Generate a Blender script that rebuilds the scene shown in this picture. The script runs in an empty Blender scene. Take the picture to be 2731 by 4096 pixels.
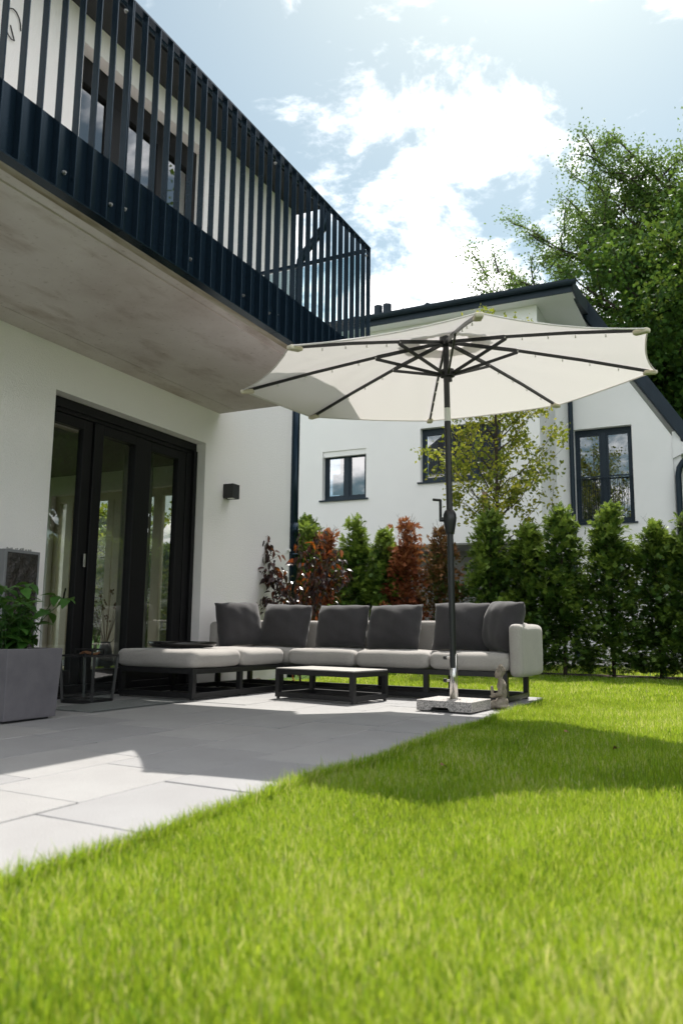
import bpy, bmesh, math, random
import numpy as np
from mathutils import Vector, Matrix
rnd = random.Random(7); rng = np.random.default_rng(11)
PI = math.pi; rad = math.radians
S = bpy.context.scene; COL = S.collection
# ------------------------------------------------------------------ camera
YAW, PITCH, ROLL, EYE = rad(-26.35), rad(8.5), rad(0.645), 0.55
fw = Vector((math.sin(YAW)*math.cos(PITCH), math.cos(YAW)*math.cos(PITCH), math.sin(PITCH)))
r0 = Vector((math.cos(YAW), -math.sin(YAW), 0)); u0 = r0.cross(fw)
rt = r0*math.cos(ROLL)+u0*math.sin(ROLL); up = -r0*math.sin(ROLL)+u0*math.cos(ROLL)
cam = bpy.data.cameras.new('camera'); camo = bpy.data.objects.new('camera', cam); COL.objects.link(camo)
camo.matrix_world = Matrix(((rt.x, up.x, -fw.x, 0), (rt.y, up.y, -fw.y, 0), (rt.z, up.z, -fw.z, EYE), (0, 0, 0, 1)))
cam.sensor_fit = 'HORIZONTAL'; cam.sensor_width = 24; cam.lens = 28; cam.clip_end = 600; cam.clip_start = 0.05
cam.dof.use_dof = True; cam.dof.focus_distance = 6.9; cam.dof.aperture_fstop = 2.8
S.camera = camo
# ------------------------------------------------------------------ world and sun
SUN = Vector((-0.115, 0.655, 1.0)).normalized()
W = bpy.data.worlds.new('World'); S.world = W; W.use_nodes = True
nt = W.node_tree; nt.nodes.clear()
def nd(t, typ, **kw):
    n = t.nodes.new(typ)
    for k, v in kw.items(): setattr(n, k, v)
    return n
sky = nd(nt, 'ShaderNodeTexSky', sky_type='NISHITA'); sky.sun_disc = False
sky.sun_elevation = math.asin(SUN.z); sky.sun_rotation = math.atan2(SUN.x, SUN.y); sky.air_density = 1.0; sky.dust_density = 1.0; sky.ozone_density = 1.0
tc = nd(nt, 'ShaderNodeTexCoord'); sx = nd(nt, 'ShaderNodeSeparateXYZ'); nt.links.new(tc.outputs['Generated'], sx.inputs[0])
za = nd(nt, 'ShaderNodeMath', operation='MAXIMUM'); nt.links.new(sx.outputs[2], za.inputs[0]); za.inputs[1].default_value = 0.0
zb = nd(nt, 'ShaderNodeMath', operation='ADD'); nt.links.new(za.outputs[0], zb.inputs[0]); zb.inputs[1].default_value = 0.28
dv = nd(nt, 'ShaderNodeVectorMath', operation='SCALE'); iv = nd(nt, 'ShaderNodeMath', operation='DIVIDE'); iv.inputs[0].default_value = 1.0
nt.links.new(zb.outputs[0], iv.inputs[1]); nt.links.new(tc.outputs['Generated'], dv.inputs[0]); nt.links.new(iv.outputs[0], dv.inputs['Scale'])
mp = nd(nt, 'ShaderNodeMapping'); nt.links.new(dv.outputs[0], mp.inputs[0]); mp.inputs['Location'].default_value = (-19.74, 0.11, 0.73)
n1 = nd(nt, 'ShaderNodeTexNoise'); n1.inputs['Scale'].default_value = 5.2; n1.inputs['Detail'].default_value = 9; n1.inputs['Roughness'].default_value = 0.64; n1.inputs['Distortion'].default_value = 0.25
nt.links.new(mp.outputs[0], n1.inputs['Vector'])
n2 = nd(nt, 'ShaderNodeTexNoise'); n2.inputs['Scale'].default_value = 1.5; n2.inputs['Detail'].default_value = 3
nt.links.new(mp.outputs[0], n2.inputs['Vector'])
ad = nd(nt, 'ShaderNodeMath', operation='MULTIPLY_ADD'); nt.links.new(n2.outputs[0], ad.inputs[0]); ad.inputs[1].default_value = 0.75; nt.links.new(n1.outputs[0], ad.inputs[2])
rp = nd(nt, 'ShaderNodeMapRange'); rp.interpolation_type = 'SMOOTHSTEP'; nt.links.new(ad.outputs[0], rp.inputs[0])
rp.inputs[1].default_value = 0.80; rp.inputs[2].default_value = 1.06; rp.inputs[3].default_value = 0.03; rp.inputs[4].default_value = 0.97
hs = nd(nt, 'ShaderNodeHueSaturation'); hs.inputs['Saturation'].default_value = 1.05; hs.inputs['Value'].default_value = 0.31; nt.links.new(sky.outputs[0], hs.inputs['Color'])
tn = nd(nt, 'ShaderNodeMixRGB', blend_type='MULTIPLY'); tn.inputs[0].default_value = 1; tn.inputs[2].default_value = (.98, 1.10, .93, 1); nt.links.new(hs.outputs[0], tn.inputs[1])
mx = nd(nt, 'ShaderNodeMixRGB'); nt.links.new(rp.outputs[0], mx.inputs[0]); nt.links.new(tn.outputs[0], mx.inputs[1]); mx.inputs[2].default_value = (9.2, 9.0, 9.0, 1)
bg = nd(nt, 'ShaderNodeBackground'); bg.inputs['Strength'].default_value = 0.15; nt.links.new(mx.outputs[0], bg.inputs[0])
wo = nd(nt, 'ShaderNodeOutputWorld'); nt.links.new(bg.outputs[0], wo.inputs[0])
sl = bpy.data.lights.new('sun', 'SUN'); sl.energy = 2.75; sl.angle = rad(0.53); sl.color = (1.0, 0.955, 0.88)
so = bpy.data.objects.new('sun', sl); COL.objects.link(so); so.rotation_euler = SUN.to_track_quat('Z', 'Y').to_euler(); so.location = SUN*40
S.view_settings.view_transform = 'Standard'; S.view_settings.look = 'None'; S.view_settings.gamma = 1; S.view_settings.exposure = 1.4
S.render.engine = 'CYCLES'
# ------------------------------------------------------------------ helpers
def lk(name, data, parent=None):
    o = bpy.data.objects.new(name, data); COL.objects.link(o)
    if parent is not None: o.parent = parent
    return o
def tag(o, label, cat=None, group=None, kind=None):
    if label: o['label'] = label
    if cat: o['category'] = cat
    if group: o['group'] = group
    if kind: o['kind'] = kind
    return o
def thing(name, label, cat, loc=(0, 0, 0), rz=0, group=None):
    o = lk(name, None); o.location = loc; o.rotation_euler = (0, 0, rz); o.empty_display_size = .1
    return tag(o, label, cat, group)
class MB:
    def __init__(s): s.v = []; s.f = []
    def add(s, v, f):
        n = len(s.v); s.v += [tuple(p) for p in v]; s.f += [tuple(i+n for i in q) for q in f]; return s
    def box(s, a, b):
        x0, y0, z0 = a; x1, y1, z1 = b
        return s.add([(x0,y0,z0),(x1,y0,z0),(x1,y1,z0),(x0,y1,z0),(x0,y0,z1),(x1,y0,z1),(x1,y1,z1),(x0,y1,z1)],
              [(0,3,2,1),(4,5,6,7),(0,1,5,4),(1,2,6,5),(2,3,7,6),(3,0,4,7)])
    def tube(s, pts, rads, n=8, cap=True):
        pts = [Vector(p) for p in pts]
        if not hasattr(rads, '__len__'): rads = [rads]*len(pts)
        vs = []; fs = []
        ref = None
        for i, p in enumerate(pts):
            d = (pts[min(i+1, len(pts)-1)]-pts[max(i-1, 0)]).normalized()
            if ref is None: ref = Vector((1,0,0)) if abs(d.x) < .8 else Vector((0,1,0))
            a = d.cross(ref).normalized(); b = d.cross(a)
            for k in range(n):
                t = 2*PI*k/n; vs.append(p+(a*math.cos(t)+b*math.sin(t))*rads[i])
        for i in range(len(pts)-1):
            for k in range(n): fs.append((i*n+k, i*n+(k+1) % n, (i+1)*n+(k+1) % n, (i+1)*n+k))
        if cap: fs.append(tuple(range(n-1, -1, -1))); m = (len(pts)-1)*n; fs.append(tuple(range(m, m+n)))
        return s.add(vs, fs)
    def bar(s, a, b, w, h, upv=(0, 0, 1)):   # rectangular bar from a to b
        a = Vector(a); b = Vector(b); d = (b-a).normalized(); u = Vector(upv); sd = d.cross(u)
        if sd.length < 1e-4: u = Vector((0, 1, 0)); sd = d.cross(u)
        sd.normalize(); u = sd.cross(d); vs = []
        for p in (a, b):
            for i, j in ((-1,-1),(1,-1),(1,1),(-1,1)): vs.append(p+sd*(i*w/2)+u*(j*h/2))
        return s.add(vs, [(3,2,1,0),(4,5,6,7),(0,1,5,4),(1,2,6,5),(2,3,7,6),(3,0,4,7)])
    def lathe(s, prof, n=24, c=(0, 0, 0)):
        vs = []; fs = []
        for r, z in prof:
            for k in range(n): t = 2*PI*k/n; vs.append((c[0]+r*math.cos(t), c[1]+r*math.sin(t), c[2]+z))
        for i in range(len(prof)-1):
            for k in range(n): fs.append((i*n+k, i*n+(k+1) % n, (i+1)*n+(k+1) % n, (i+1)*n+k))
        return s.add(vs, fs)
    def prism(s, poly, axis, a, b):     # polygon in the two other axes, extruded
        n = len(poly); vs = []
        for t in (a, b):
            for p, q in poly:
                vs.append({'x': (t, p, q), 'y': (p, t, q), 'z': (p, q, t)}[axis])
        fs = [tuple(range(n-1, -1, -1)), tuple(range(n, 2*n))]+[(i, (i+1) % n, n+(i+1) % n, n+i) for i in range(n)]
        return s.add(vs, fs)
    def mesh(s, name, smooth=False, bevel=0, seg=2):
        me = bpy.data.meshes.new(name); me.from_pydata(s.v, [], s.f); me.update()
        bm = bmesh.new(); bm.from_mesh(me); bmesh.ops.recalc_face_normals(bm, faces=bm.faces)
        if bevel: bmesh.ops.bevel(bm, geom=list(bm.edges), offset=bevel, segments=seg, affect='EDGES', profile=.5, clamp_overlap=True)
        bm.to_mesh(me); bm.free()
        if smooth:
            for p in me.polygons: p.use_smooth = True
        return me
    def build(s, name, mat, parent=None, smooth=False, bevel=0, seg=2):
        me = s.mesh(name, smooth, bevel, seg); me.materials.append(mat)
        return lk(name, me, parent)
def rbox(hx, hy, hz, r, n=10, puff=0.0, wob=0.0, seed=0):
    """upholstered box: rounded edges, crowned faces"""
    g = sorted(set([-1+2*i/n for i in range(n+1)])); pts = {}; vs = []; fs = []
    R = random.Random(seed); ph = [R.uniform(0, 6.28) for _ in range(6)]
    def vid(p):
        k = (round(p[0], 5), round(p[1], 5), round(p[2], 5))
        if k in pts: return pts[k]
        def e(t): return math.copysign(abs(t)**.62, t)
        P = Vector((e(p[0])*hx, e(p[1])*hy, e(p[2])*hz))
        q = Vector([max(-h+r, min(h-r, c)) for c, h in zip(P, (hx, hy, hz))]); d = P-q
        if d.length > 1e-6: P = q+d.normalized()*r
        u = [P.x/hx, P.y/hy, P.z/hz]
        for i, h in enumerate((hx, hy, hz)):
            j, l = (i+1) % 3, (i+2) % 3
            w = max(0, 1-u[j]**2)*max(0, 1-u[l]**2)
            P[i] += (puff if i == 2 else puff*.55)*w*(1 if u[i] > 0 else -1)*min(1, abs(u[i])**3*1.0)
        if wob: P += Vector((math.sin(P.y*19+ph[0]+P.z*11), math.sin(P.x*17+ph[1]+P.z*13), math.sin(P.x*15+P.y*12+ph[2])))*wob
        pts[k] = len(vs); vs.append(P); return pts[k]
    for ax in range(3):
        for sg in (-1, 1):
            for i in range(n):
                for j in range(n):
                    q = []
                    for a, b in ((i, j), (i+1, j), (i+1, j+1), (i, j+1)):
                        p = [0, 0, 0]; p[ax] = sg; p[(ax+1) % 3] = g[a]; p[(ax+2) % 3] = g[b]; q.append(vid(p))
                    fs.append(q if sg > 0 else q[::-1])
    return vs, fs
def npmesh(name, V, tris, col=None, smooth=False):
    me = bpy.data.meshes.new(name); V = np.asarray(V, np.float32); T = np.asarray(tris, np.int32)
    me.vertices.add(len(V)); me.vertices.foreach_set('co', V.ravel())
    k = T.shape[1]; me.loops.add(T.size); me.loops.foreach_set('vertex_index', T.ravel())
    me.polygons.add(len(T)); me.polygons.foreach_set('loop_start', np.arange(0, T.size, k, dtype=np.int32))
    me.polygons.foreach_set('loop_total', np.full(len(T), k, np.int32))
    me.update(calc_edges=True)
    if col is not None:
        a = me.attributes.new('tint', 'FLOAT', 'POINT'); a.data.foreach_set('value', np.asarray(col, np.float32))
    if smooth: me.polygons.foreach_set('use_smooth', np.ones(len(T), bool))
    return me
# ------------------------------------------------------------------ materials
def mat(name, col, rough=.6, metal=0, spec=.5, coat=0, build=None):
    m = bpy.data.materials.new(name); m.use_nodes = True; t = m.node_tree; b = t.nodes['Principled BSDF']
    b.inputs['Base Color'].default_value = (*col, 1); b.inputs['Roughness'].default_value = rough; b.inputs['Metallic'].default_value = metal
    b.inputs['Specular IOR Level'].default_value = spec; b.inputs['Coat Weight'].default_value = coat
    if build: build(t, b)
    return m
def noise(t, scale, detail=4, rough=.55, co='Object', dim=None):
    c = nd(t, 'ShaderNodeTexCoord'); n = nd(t, 'ShaderNodeTexNoise'); n.inputs['Scale'].default_value = scale; n.inputs['Detail'].default_value = detail; n.inputs['Roughness'].default_value = rough
    if dim:
        m = nd(t, 'ShaderNodeMapping'); m.inputs['Scale'].default_value = dim; t.links.new(c.outputs[co], m.inputs[0]); t.links.new(m.outputs[0], n.inputs['Vector'])
    else: t.links.new(c.outputs[co], n.inputs['Vector'])
    return n.outputs[0]
def ramp(t, f, stops):
    r = nd(t, 'ShaderNodeValToRGB'); e = r.color_ramp.elements
    while len(e) < len(stops): e.new(.5)
    for i, (p, c) in enumerate(stops): e[i].position = p; e[i].color = (*c, 1)
    t.links.new(f, r.inputs[0]); return r.outputs[0]
def mix(t, a, b, f, mode='MIX'):
    m = nd(t, 'ShaderNodeMixRGB', blend_type=mode)
    for i, x in ((0, f), (1, a), (2, b)):
        if isinstance(x, (int, float)): m.inputs[i].default_value = x
        elif isinstance(x, tuple): m.inputs[i].default_value = (*x, 1)
        else: t.links.new(x, m.inputs[i])
    return m.outputs[0]
def bump(t, b, h, st, dist=.01):
    n = nd(t, 'ShaderNodeBump'); n.inputs['Strength'].default_value = st; n.inputs['Distance'].default_value = dist
    t.links.new(h, n.inputs['Height']); t.links.new(n.outputs[0], b.inputs['Normal'])
def stuccof(sc, st, base):
    def f(t, b):
        t.links.new(ramp(t, noise(t, .7, 5), [(.3, tuple(c*.94 for c in base)), (.75, base)]), b.inputs['Base Color'])
        v = nd(t, 'ShaderNodeTexVoronoi'); v.inputs['Scale'].default_value = sc; c = nd(t, 'ShaderNodeTexCoord'); t.links.new(c.outputs['Object'], v.inputs['Vector'])
        bump(t, b, mix(t, v.outputs[0], noise(t, sc*1.6, 3), .5), st, .006)
    return f
M = {}
M['stucco'] = mat('stucco', (.8, .8, .79), .9, spec=.2, build=stuccof(95, .7, (.87, .84, .84)))
M['stucco_far'] = mat('stucco_far', (.82, .82, .81), .9, spec=.2, build=stuccof(60, .35, (.87, .865, .86)))
def concf(t, b):
    a = ramp(t, noise(t, 1.1, 8, .62), [(.28, (.46, .395, .37)), (.45, (.56, .50, .48)), (.6, (.62, .565, .545)), (.78, (.68, .63, .615))])
    s = ramp(t, noise(t, 3.2, 6, .6, dim=(1, .35, 1)), [(.53, (1, 1, 1)), (.70, (.66, .60, .55))])
    d = ramp(t, noise(t, 26, 2), [(.62, (1, 1, 1)), (.74, (.62, .58, .53))])
    t.links.new(mix(t, mix(t, a, s, 1, 'MULTIPLY'), d, .55, 'MULTIPLY'), b.inputs['Base Color']); bump(t, b, noise(t, 60, 4), .18, .004)
M['concrete'] = mat('raw_concrete', (.3, .27, .24), .8, spec=.3, build=concf)
M['concrete_edge'] = mat('stained_concrete', (.3, .27, .2), .85, spec=.3, build=lambda t, b: (t.links.new(ramp(t, noise(t, 5, 8, .65, dim=(3, .5, 3)), [(.3, (.17, .135, .075)), (.5, (.33, .29, .215)), (.72, (.46, .43, .37))]), b.inputs['Base Color']), bump(t, b, noise(t, 80, 4), .4, .004)))
def anthf(t, b):
    t.links.new(ramp(t, noise(t, 9, 5), [(.3, (.004, .010, .017)), (.8, (.007, .015, .025))]), b.inputs['Base Color']); bump(t, b, noise(t, 900, 2), .03, .001)
M['anth'] = mat('anthracite_powder_coat', (.015, .021, .028), .2, spec=.4, build=anthf)
M['anth'].node_tree.nodes['Principled BSDF'].inputs['Specular Tint'].default_value = (.55, .78, 1, 1)
M['anth_dark'] = mat('black_window_frame', (.006, .006, .007), .5, spec=.25, build=lambda t, b: bump(t, b, noise(t, 700, 2), .05, .001))
M['navy'] = mat('dark_navy_metal', (.022, .042, .064), .5, spec=.3, build=lambda t, b: t.links.new(ramp(t, noise(t, 3, 4), [(.3, (.008, .019, .031)), (.8, (.013, .027, .042))]), b.inputs['Base Color']))
M['steel'] = mat('brushed_steel', (.62, .60, .57), .22, 1, build=lambda t, b: t.links.new(ramp(t, noise(t, 30, 4, dim=(1, 1, .06)), [(.3, (.16, .16, .16)), (.8, (.36, .36, .36))]), b.inputs['Roughness']))
M['bolt'] = mat('bolt_steel', (.38, .38, .37), .4, 1)
M['frame_black'] = mat('black_aluminium', (.012, .012, .013), .42, build=lambda t, b: bump(t, b, noise(t, 1200, 2), .08, .001))
def fabricf(c1, c2, sc):
    def f(t, b):
        w = noise(t, sc, 2, .7); l = noise(t, 4, 4)
        t.links.new(mix(t, ramp(t, w, [(.3, c1), (.7, c2)]), ramp(t, l, [(.3, (.9, .9, .9)), (.7, (1, 1, 1))]), 1, 'MULTIPLY'), b.inputs['Base Color'])
        b.inputs['Sheen Weight'].default_value = .25; bump(t, b, w, .35, .002)
    return f
M['sofa'] = mat('taupe_outdoor_fabric', (.33, .31, .29), .9, spec=.2, build=fabricf((.28, .26, .245), (.47, .445, .42), 260))
M['pillow'] = mat('charcoal_fabric', (.06, .058, .06), .9, spec=.2, build=fabricf((.026, .0245, .027), (.066, .062, .067), 300))
def tilef(t, b):
    oi = nd(t, 'ShaderNodeObjectInfo')
    a = ramp(t, noise(t, 260, 3, .7), [(.25, (.19, .19, .195)), (.5, (.30, .299, .302)), (.8, (.43, .425, .425))])
    c = ramp(t, noise(t, 2.2, 6, .6), [(.3, (.86, .85, .85)), (.7, (1, 1, 1))])
    v = ramp(t, oi.outputs['Random'], [(0, (.88, .88, .89)), (1, (1.04, 1.03, 1.01))])
    sp = ramp(t, noise(t, 14, 5, .6), [(.62, (1, 1, 1)), (.8, (.82, .78, .76))])
    t.links.new(mix(t, mix(t, mix(t, a, c, 1, 'MULTIPLY'), v, 1, 'MULTIPLY'), sp, .7, 'MULTIPLY'), b.inputs['Base Color']); bump(t, b, noise(t, 320, 3), .3, .002)
M['tile'] = mat('grey_concrete_paver', (.4, .4, .39), .72, spec=.35, build=tilef)
M['joint'] = mat('dark_joint_sand', (.10, .095, .09), .95, build=lambda t, b: t.links.new(ramp(t, noise(t, 120, 3), [(.3, (.025, .025, .025)), (.8, (.07, .066, .06))]), b.inputs['Base Color']))
def granf(t, b):
    v = nd(t, 'ShaderNodeTexVoronoi'); v.inputs['Scale'].default_value = 210; c = nd(t, 'ShaderNodeTexCoord'); t.links.new(c.outputs['Object'], v.inputs['Vector'])
    s = nd(t, 'ShaderNodeSeparateColor'); t.links.new(v.outputs['Color'], s.inputs[0])
    t.links.new(ramp(t, s.outputs[0], [(0, (.05, .05, .05)), (.2, (.17, .16, .155)), (.5, (.36, .34, .325)), (.8, (.50, .47, .45)), (1, (.58, .52, .5))]), b.inputs['Base Color'])
M['granite'] = mat('grey_granite', (.4, .38, .37), .5, build=granf)
def stonef(t, b):
    t.links.new(mix(t, ramp(t, noise(t, 14, 6, .65), [(.3, (.13, .105, .08)), (.6, (.27, .235, .19)), (.8, (.36, .325, .27))]), ramp(t, noise(t, 60, 3), [(.55, (1, 1, 1)), (.7, (.45, .38, .32))]), .7, 'MULTIPLY'), b.inputs['Base Color']); bump(t, b, noise(t, 90, 4), .5, .003)
M['statue'] = mat('weathered_cast_stone', (.4, .35, .3), .85, build=stonef)
def planterf(t, b):
    t.links.new(ramp(t, noise(t, 5, 7, .65), [(.3, (.10, .095, .108)), (.6, (.135, .128, .142)), (.85, (.17, .162, .175))]), b.inputs['Base Color']); bump(t, b, noise(t, 45, 5), .15, .003)
M['planter'] = mat('grey_fibre_cement', (.13, .12, .14), .62, build=planterf)
M['soil'] = mat('potting_soil', (.03, .022, .015), .95, build=lambda t, b: bump(t, b, noise(t, 60, 4), 1, .02))
M['mulch'] = mat('bark_mulch', (.06, .035, .025), .95, build=lambda t, b: (t.links.new(ramp(t, noise(t, 30, 5, .7), [(.3, (.02, .012, .01)), (.7, (.10, .055, .04))]), b.inputs['Base Color']), bump(t, b, noise(t, 26, 5), 1, .05)))
M['ceramic'] = mat('pale_ceramic_top', (.5, .48, .45), .5, build=lambda t, b: t.links.new(ramp(t, noise(t, 12, 6), [(.3, (.33, .315, .295)), (.8, (.42, .405, .385))]), b.inputs['Base Color']))
M['tray'] = mat('black_lacquer', (.012, .011, .011), .22)
M['plastic'] = mat('black_plastic', (.014, .015, .017), .35)
M['white_plastic'] = mat('white_band', (.7, .7, .68), .4)
M['cream'] = mat('cream_painted_frame', (.60, .55, .43), .5)
M['curtain'] = mat('sheer_curtain', (.30, .28, .24), .9)
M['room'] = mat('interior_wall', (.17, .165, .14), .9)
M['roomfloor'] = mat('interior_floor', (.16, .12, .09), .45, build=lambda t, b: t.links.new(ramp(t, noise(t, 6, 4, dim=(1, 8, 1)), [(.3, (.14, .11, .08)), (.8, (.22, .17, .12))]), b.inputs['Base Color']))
M['wood'] = mat('peeled_wood', (.36, .24, .16), .8, build=lambda t, b: t.links.new(ramp(t, noise(t, 18, 5, dim=(3, 3, .3)), [(.3, (.24, .15, .095)), (.8, (.46, .32, .22))]), b.inputs['Base Color']))
M['bark'] = mat('dark_bark', (.05, .038, .03), .95, build=lambda t, b: (t.links.new(ramp(t, noise(t, 9, 5, dim=(3, 3, .6)), [(.3, (.028, .021, .016)), (.8, (.085, .065, .05))]), b.inputs['Base Color']), bump(t, b, noise(t, 14, 4, dim=(3, 3, .5)), .8, .03)))
M['twig'] = mat('red_brown_twig', (.07, .035, .022), .9)
M['grey_plinth'] = mat('grey_plinth', (.22, .22, .215), .9, build=stuccof(60, .3, (.22, .22, .215)))
M['roof'] = mat('standing_seam_roof', (.03, .045, .06), .5)
M['darkroof'] = mat('dark_soffit', (.012, .014, .018), .6)
M['steel_blue'] = mat('grey_bed_edge', (.3, .3, .3), .5)
M['pebble'] = mat('pebble', (.34, .28, .23), .7)
M['blind'] = mat('pleated_blind', (.62, .68, .74), .8, build=lambda t, b: None)
M['drape'] = mat('white_net_curtain', (.7, .7, .69), .9)
M['bluec'] = mat('blue_curtain', (.05, .16, .30), .8)
def glass(name, tint=(.9, .95, .93), rough=0, refl=1.0):
    m = bpy.data.materials.new(name); m.use_nodes = True; t = m.node_tree; t.nodes.clear()
    o = nd(t, 'ShaderNodeOutputMaterial'); tr = nd(t, 'ShaderNodeBsdfTransparent'); tr.inputs[0].default_value = (*tint, 1)
    g = nd(t, 'ShaderNodeBsdfGlossy'); g.inputs['Roughness'].default_value = rough; fr = nd(t, 'ShaderNodeFresnel'); fr.inputs[0].default_value = 1.52
    k = nd(t, 'ShaderNodeMath', operation='MULTIPLY'); k.inputs[1].default_value = refl; k.use_clamp = True; t.links.new(fr.outputs[0], k.inputs[0])
    ge = nd(t, 'ShaderNodeNewGeometry'); fb = nd(t, 'ShaderNodeMath', operation='SUBTRACT'); fb.inputs[0].default_value = 1; t.links.new(ge.outputs['Backfacing'], fb.inputs[1])   # the far face of a pane adds no second mirror
    k2 = nd(t, 'ShaderNodeMath', operation='MULTIPLY'); t.links.new(k.outputs[0], k2.inputs[0]); t.links.new(fb.outputs[0], k2.inputs[1]); k = k2
    m2 = nd(t, 'ShaderNodeMixShader'); t.links.new(k.outputs[0], m2.inputs[0]); t.links.new(tr.outputs[0], m2.inputs[1]); t.links.new(g.outputs[0], m2.inputs[2]); t.links.new(m2.outputs[0], o.inputs[0])
    return m
M['glass'] = glass('window_glass', (.86, .89, .87), 0, 3.6)
M['glass_far'] = glass('far_window_glass', (.45, .52, .58), 0, 7.0)
M['glass_thin'] = glass('thin_lantern_glass', (.86, .9, .89), 0, 3.0)
M['glass_rail'] = glass('railing_glass', (.75, .85, .88), .02, 2.0)
M['lens'] = mat('frosted_lens', (.75, .75, .72), .4)
def leafmat(name, stops, trans=.4, rough=.42, spec=.5, yel=.06):
    m = bpy.data.materials.new(name); m.use_nodes = True; t = m.node_tree; b = t.nodes['Principled BSDF']; o = t.nodes['Material Output']
    a = nd(t, 'ShaderNodeAttribute', attribute_name='tint'); oi = nd(t, 'ShaderNodeObjectInfo')
    c = ramp(t, a.outputs['Fac'], stops); t.links.new(c, b.inputs['Base Color']); b.inputs['Roughness'].default_value = rough; b.inputs['Specular IOR Level'].default_value = spec
    tl = nd(t, 'ShaderNodeBsdfTranslucent'); t.links.new(mix(t, c, (1.0, .95, .12), yel, 'MIX'), tl.inputs[0])
    g = nd(t, 'ShaderNodeMixRGB', blend_type='MULTIPLY'); 
    ms = nd(t, 'ShaderNodeMixShader'); ms.inputs[0].default_value = trans; t.links.new(b.outputs[0], ms.inputs[1]); t.links.new(tl.outputs[0], ms.inputs[2]); t.links.new(ms.outputs[0], o.inputs[0])
    t.nodes.remove(g); return m
M['grass'] = leafmat('grass_blades', [(0, (.035, .13, .005)), (.45, (.145, .33, .008)), (.8, (.29, .43, .016)), (1, (.60, .57, .30))], .52, .3, .5, .27)
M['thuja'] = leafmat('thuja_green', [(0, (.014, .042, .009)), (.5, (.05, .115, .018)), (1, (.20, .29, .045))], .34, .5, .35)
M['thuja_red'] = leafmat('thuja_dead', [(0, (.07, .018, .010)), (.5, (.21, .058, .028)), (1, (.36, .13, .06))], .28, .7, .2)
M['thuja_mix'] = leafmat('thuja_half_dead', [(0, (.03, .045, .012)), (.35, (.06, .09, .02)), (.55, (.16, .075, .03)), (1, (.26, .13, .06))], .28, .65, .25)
M['maple'] = leafmat('maple_leaves', [(0, (.016, .05, .010)), (.5, (.05, .125, .018)), (1, (.12, .24, .035))], .38, .6, .15)
M['ash'] = leafmat('ash_leaves', [(0, (.035, .085, .02)), (.5, (.085, .17, .035)), (1, (.17, .27, .07))], .44, .65, .12)
M['young'] = leafmat('young_tree_leaves', [(0, (.04, .09, .012)), (.5, (.12, .17, .02)), (.8, (.30, .30, .03)), (1, (.38, .36, .06))], .46, .55, .2, .15)
M['mint'] = leafmat('herb_leaves', [(0, (.03, .10, .018)), (1, (.06, .17, .028))], .35, .45, .4)
def plumf():
    m = bpy.data.materials.new('purple_leaves'); m.use_nodes = True; t = m.node_tree; b = t.nodes['Principled BSDF']; o = t.nodes['Material Output']; oi = nd(t, 'ShaderNodeObjectInfo')
    t.links.new(ramp(t, oi.outputs['Random'], [(0, (.018, .010, .014)), (.7, (.035, .016, .018)), (1, (.09, .028, .018))]), b.inputs['Base Color']); b.inputs['Roughness'].default_value = .28
    tl = nd(t, 'ShaderNodeBsdfTranslucent'); t.links.new(ramp(t, oi.outputs['Random'], [(0, (.10, .02, .01)), (.6, (.32, .075, .012)), (1, (.55, .17, .02))]), tl.inputs[0])
    ms = nd(t, 'ShaderNodeMixShader'); ms.inputs[0].default_value = .27; t.links.new(b.outputs[0], ms.inputs[1]); t.links.new(tl.outputs[0], ms.inputs[2]); t.links.new(ms.outputs[0], o.inputs[0]); return m
M['plum'] = plumf()
M['plum_dark'] = leafmat('dark_purple_leaves', [(0, (.022, .010, .013)), (1, (.05, .02, .018))], .16, .3, .5)
def canopyf():
    m = bpy.data.materials.new('cream_canopy'); m.use_nodes = True; t = m.node_tree; b = t.nodes['Principled BSDF']; o = t.nodes['Material Output']
    c = ramp(t, noise(t, 300, 2), [(.3, (.78, .755, .735)), (.7, (.85, .825, .805))]); t.links.new(c, b.inputs['Base Color']); b.inputs['Roughness'].default_value = .85; b.inputs['Specular IOR Level'].default_value = .15
    bump(t, b, mix(t, noise(t, 7, 4, dim=(1, 2.5, 1)), noise(t, 500, 2), .25), .25, .012)
    tl = nd(t, 'ShaderNodeBsdfTranslucent'); tl.inputs[0].default_value = (.80, .77, .755, 1)
    ms = nd(t, 'ShaderNodeMixShader'); ms.inputs[0].default_value = .28; t.links.new(b.outputs[0], ms.inputs[1]); t.links.new(tl.outputs[0], ms.inputs[2]); t.links.new(ms.outputs[0], o.inputs[0]); return m
M['canopy'] = canopyf()
M['pocket'] = mat('cream_pocket_fabric', (.66, .60, .47), .85)
M['hem'] = mat('yellowed_hem', (.55, .46, .28), .85)
def lawnf(t, b):
    t.links.new(ramp(t, noise(t, 14, 6, .65), [(.3, (.025, .045, .010)), (.6, (.05, .095, .016)), (.85, (.08, .12, .028))]), b.inputs['Base Color']); bump(t, b, noise(t, 60, 4), .6, .02)
M['lawn'] = mat('lawn_ground', (.05, .09, .02), .95, spec=.1, build=lawnf)
def wetf(t, b):
    t.links.new(ramp(t, noise(t, 9, 5, .65), [(.40, (.008, .007, .006)), (.62, (.03, .024, .02)), (.8, (.14, .11, .095))]), b.inputs['Base Color']); bump(t, b, noise(t, 38, 4, .6), .9, .02)
M['wet'] = mat('wet_dark_stone', (.02, .018, .016), .12, build=wetf)
M['greyside'] = mat('grey_steel_side', (.17, .175, .185), .45)
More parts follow.
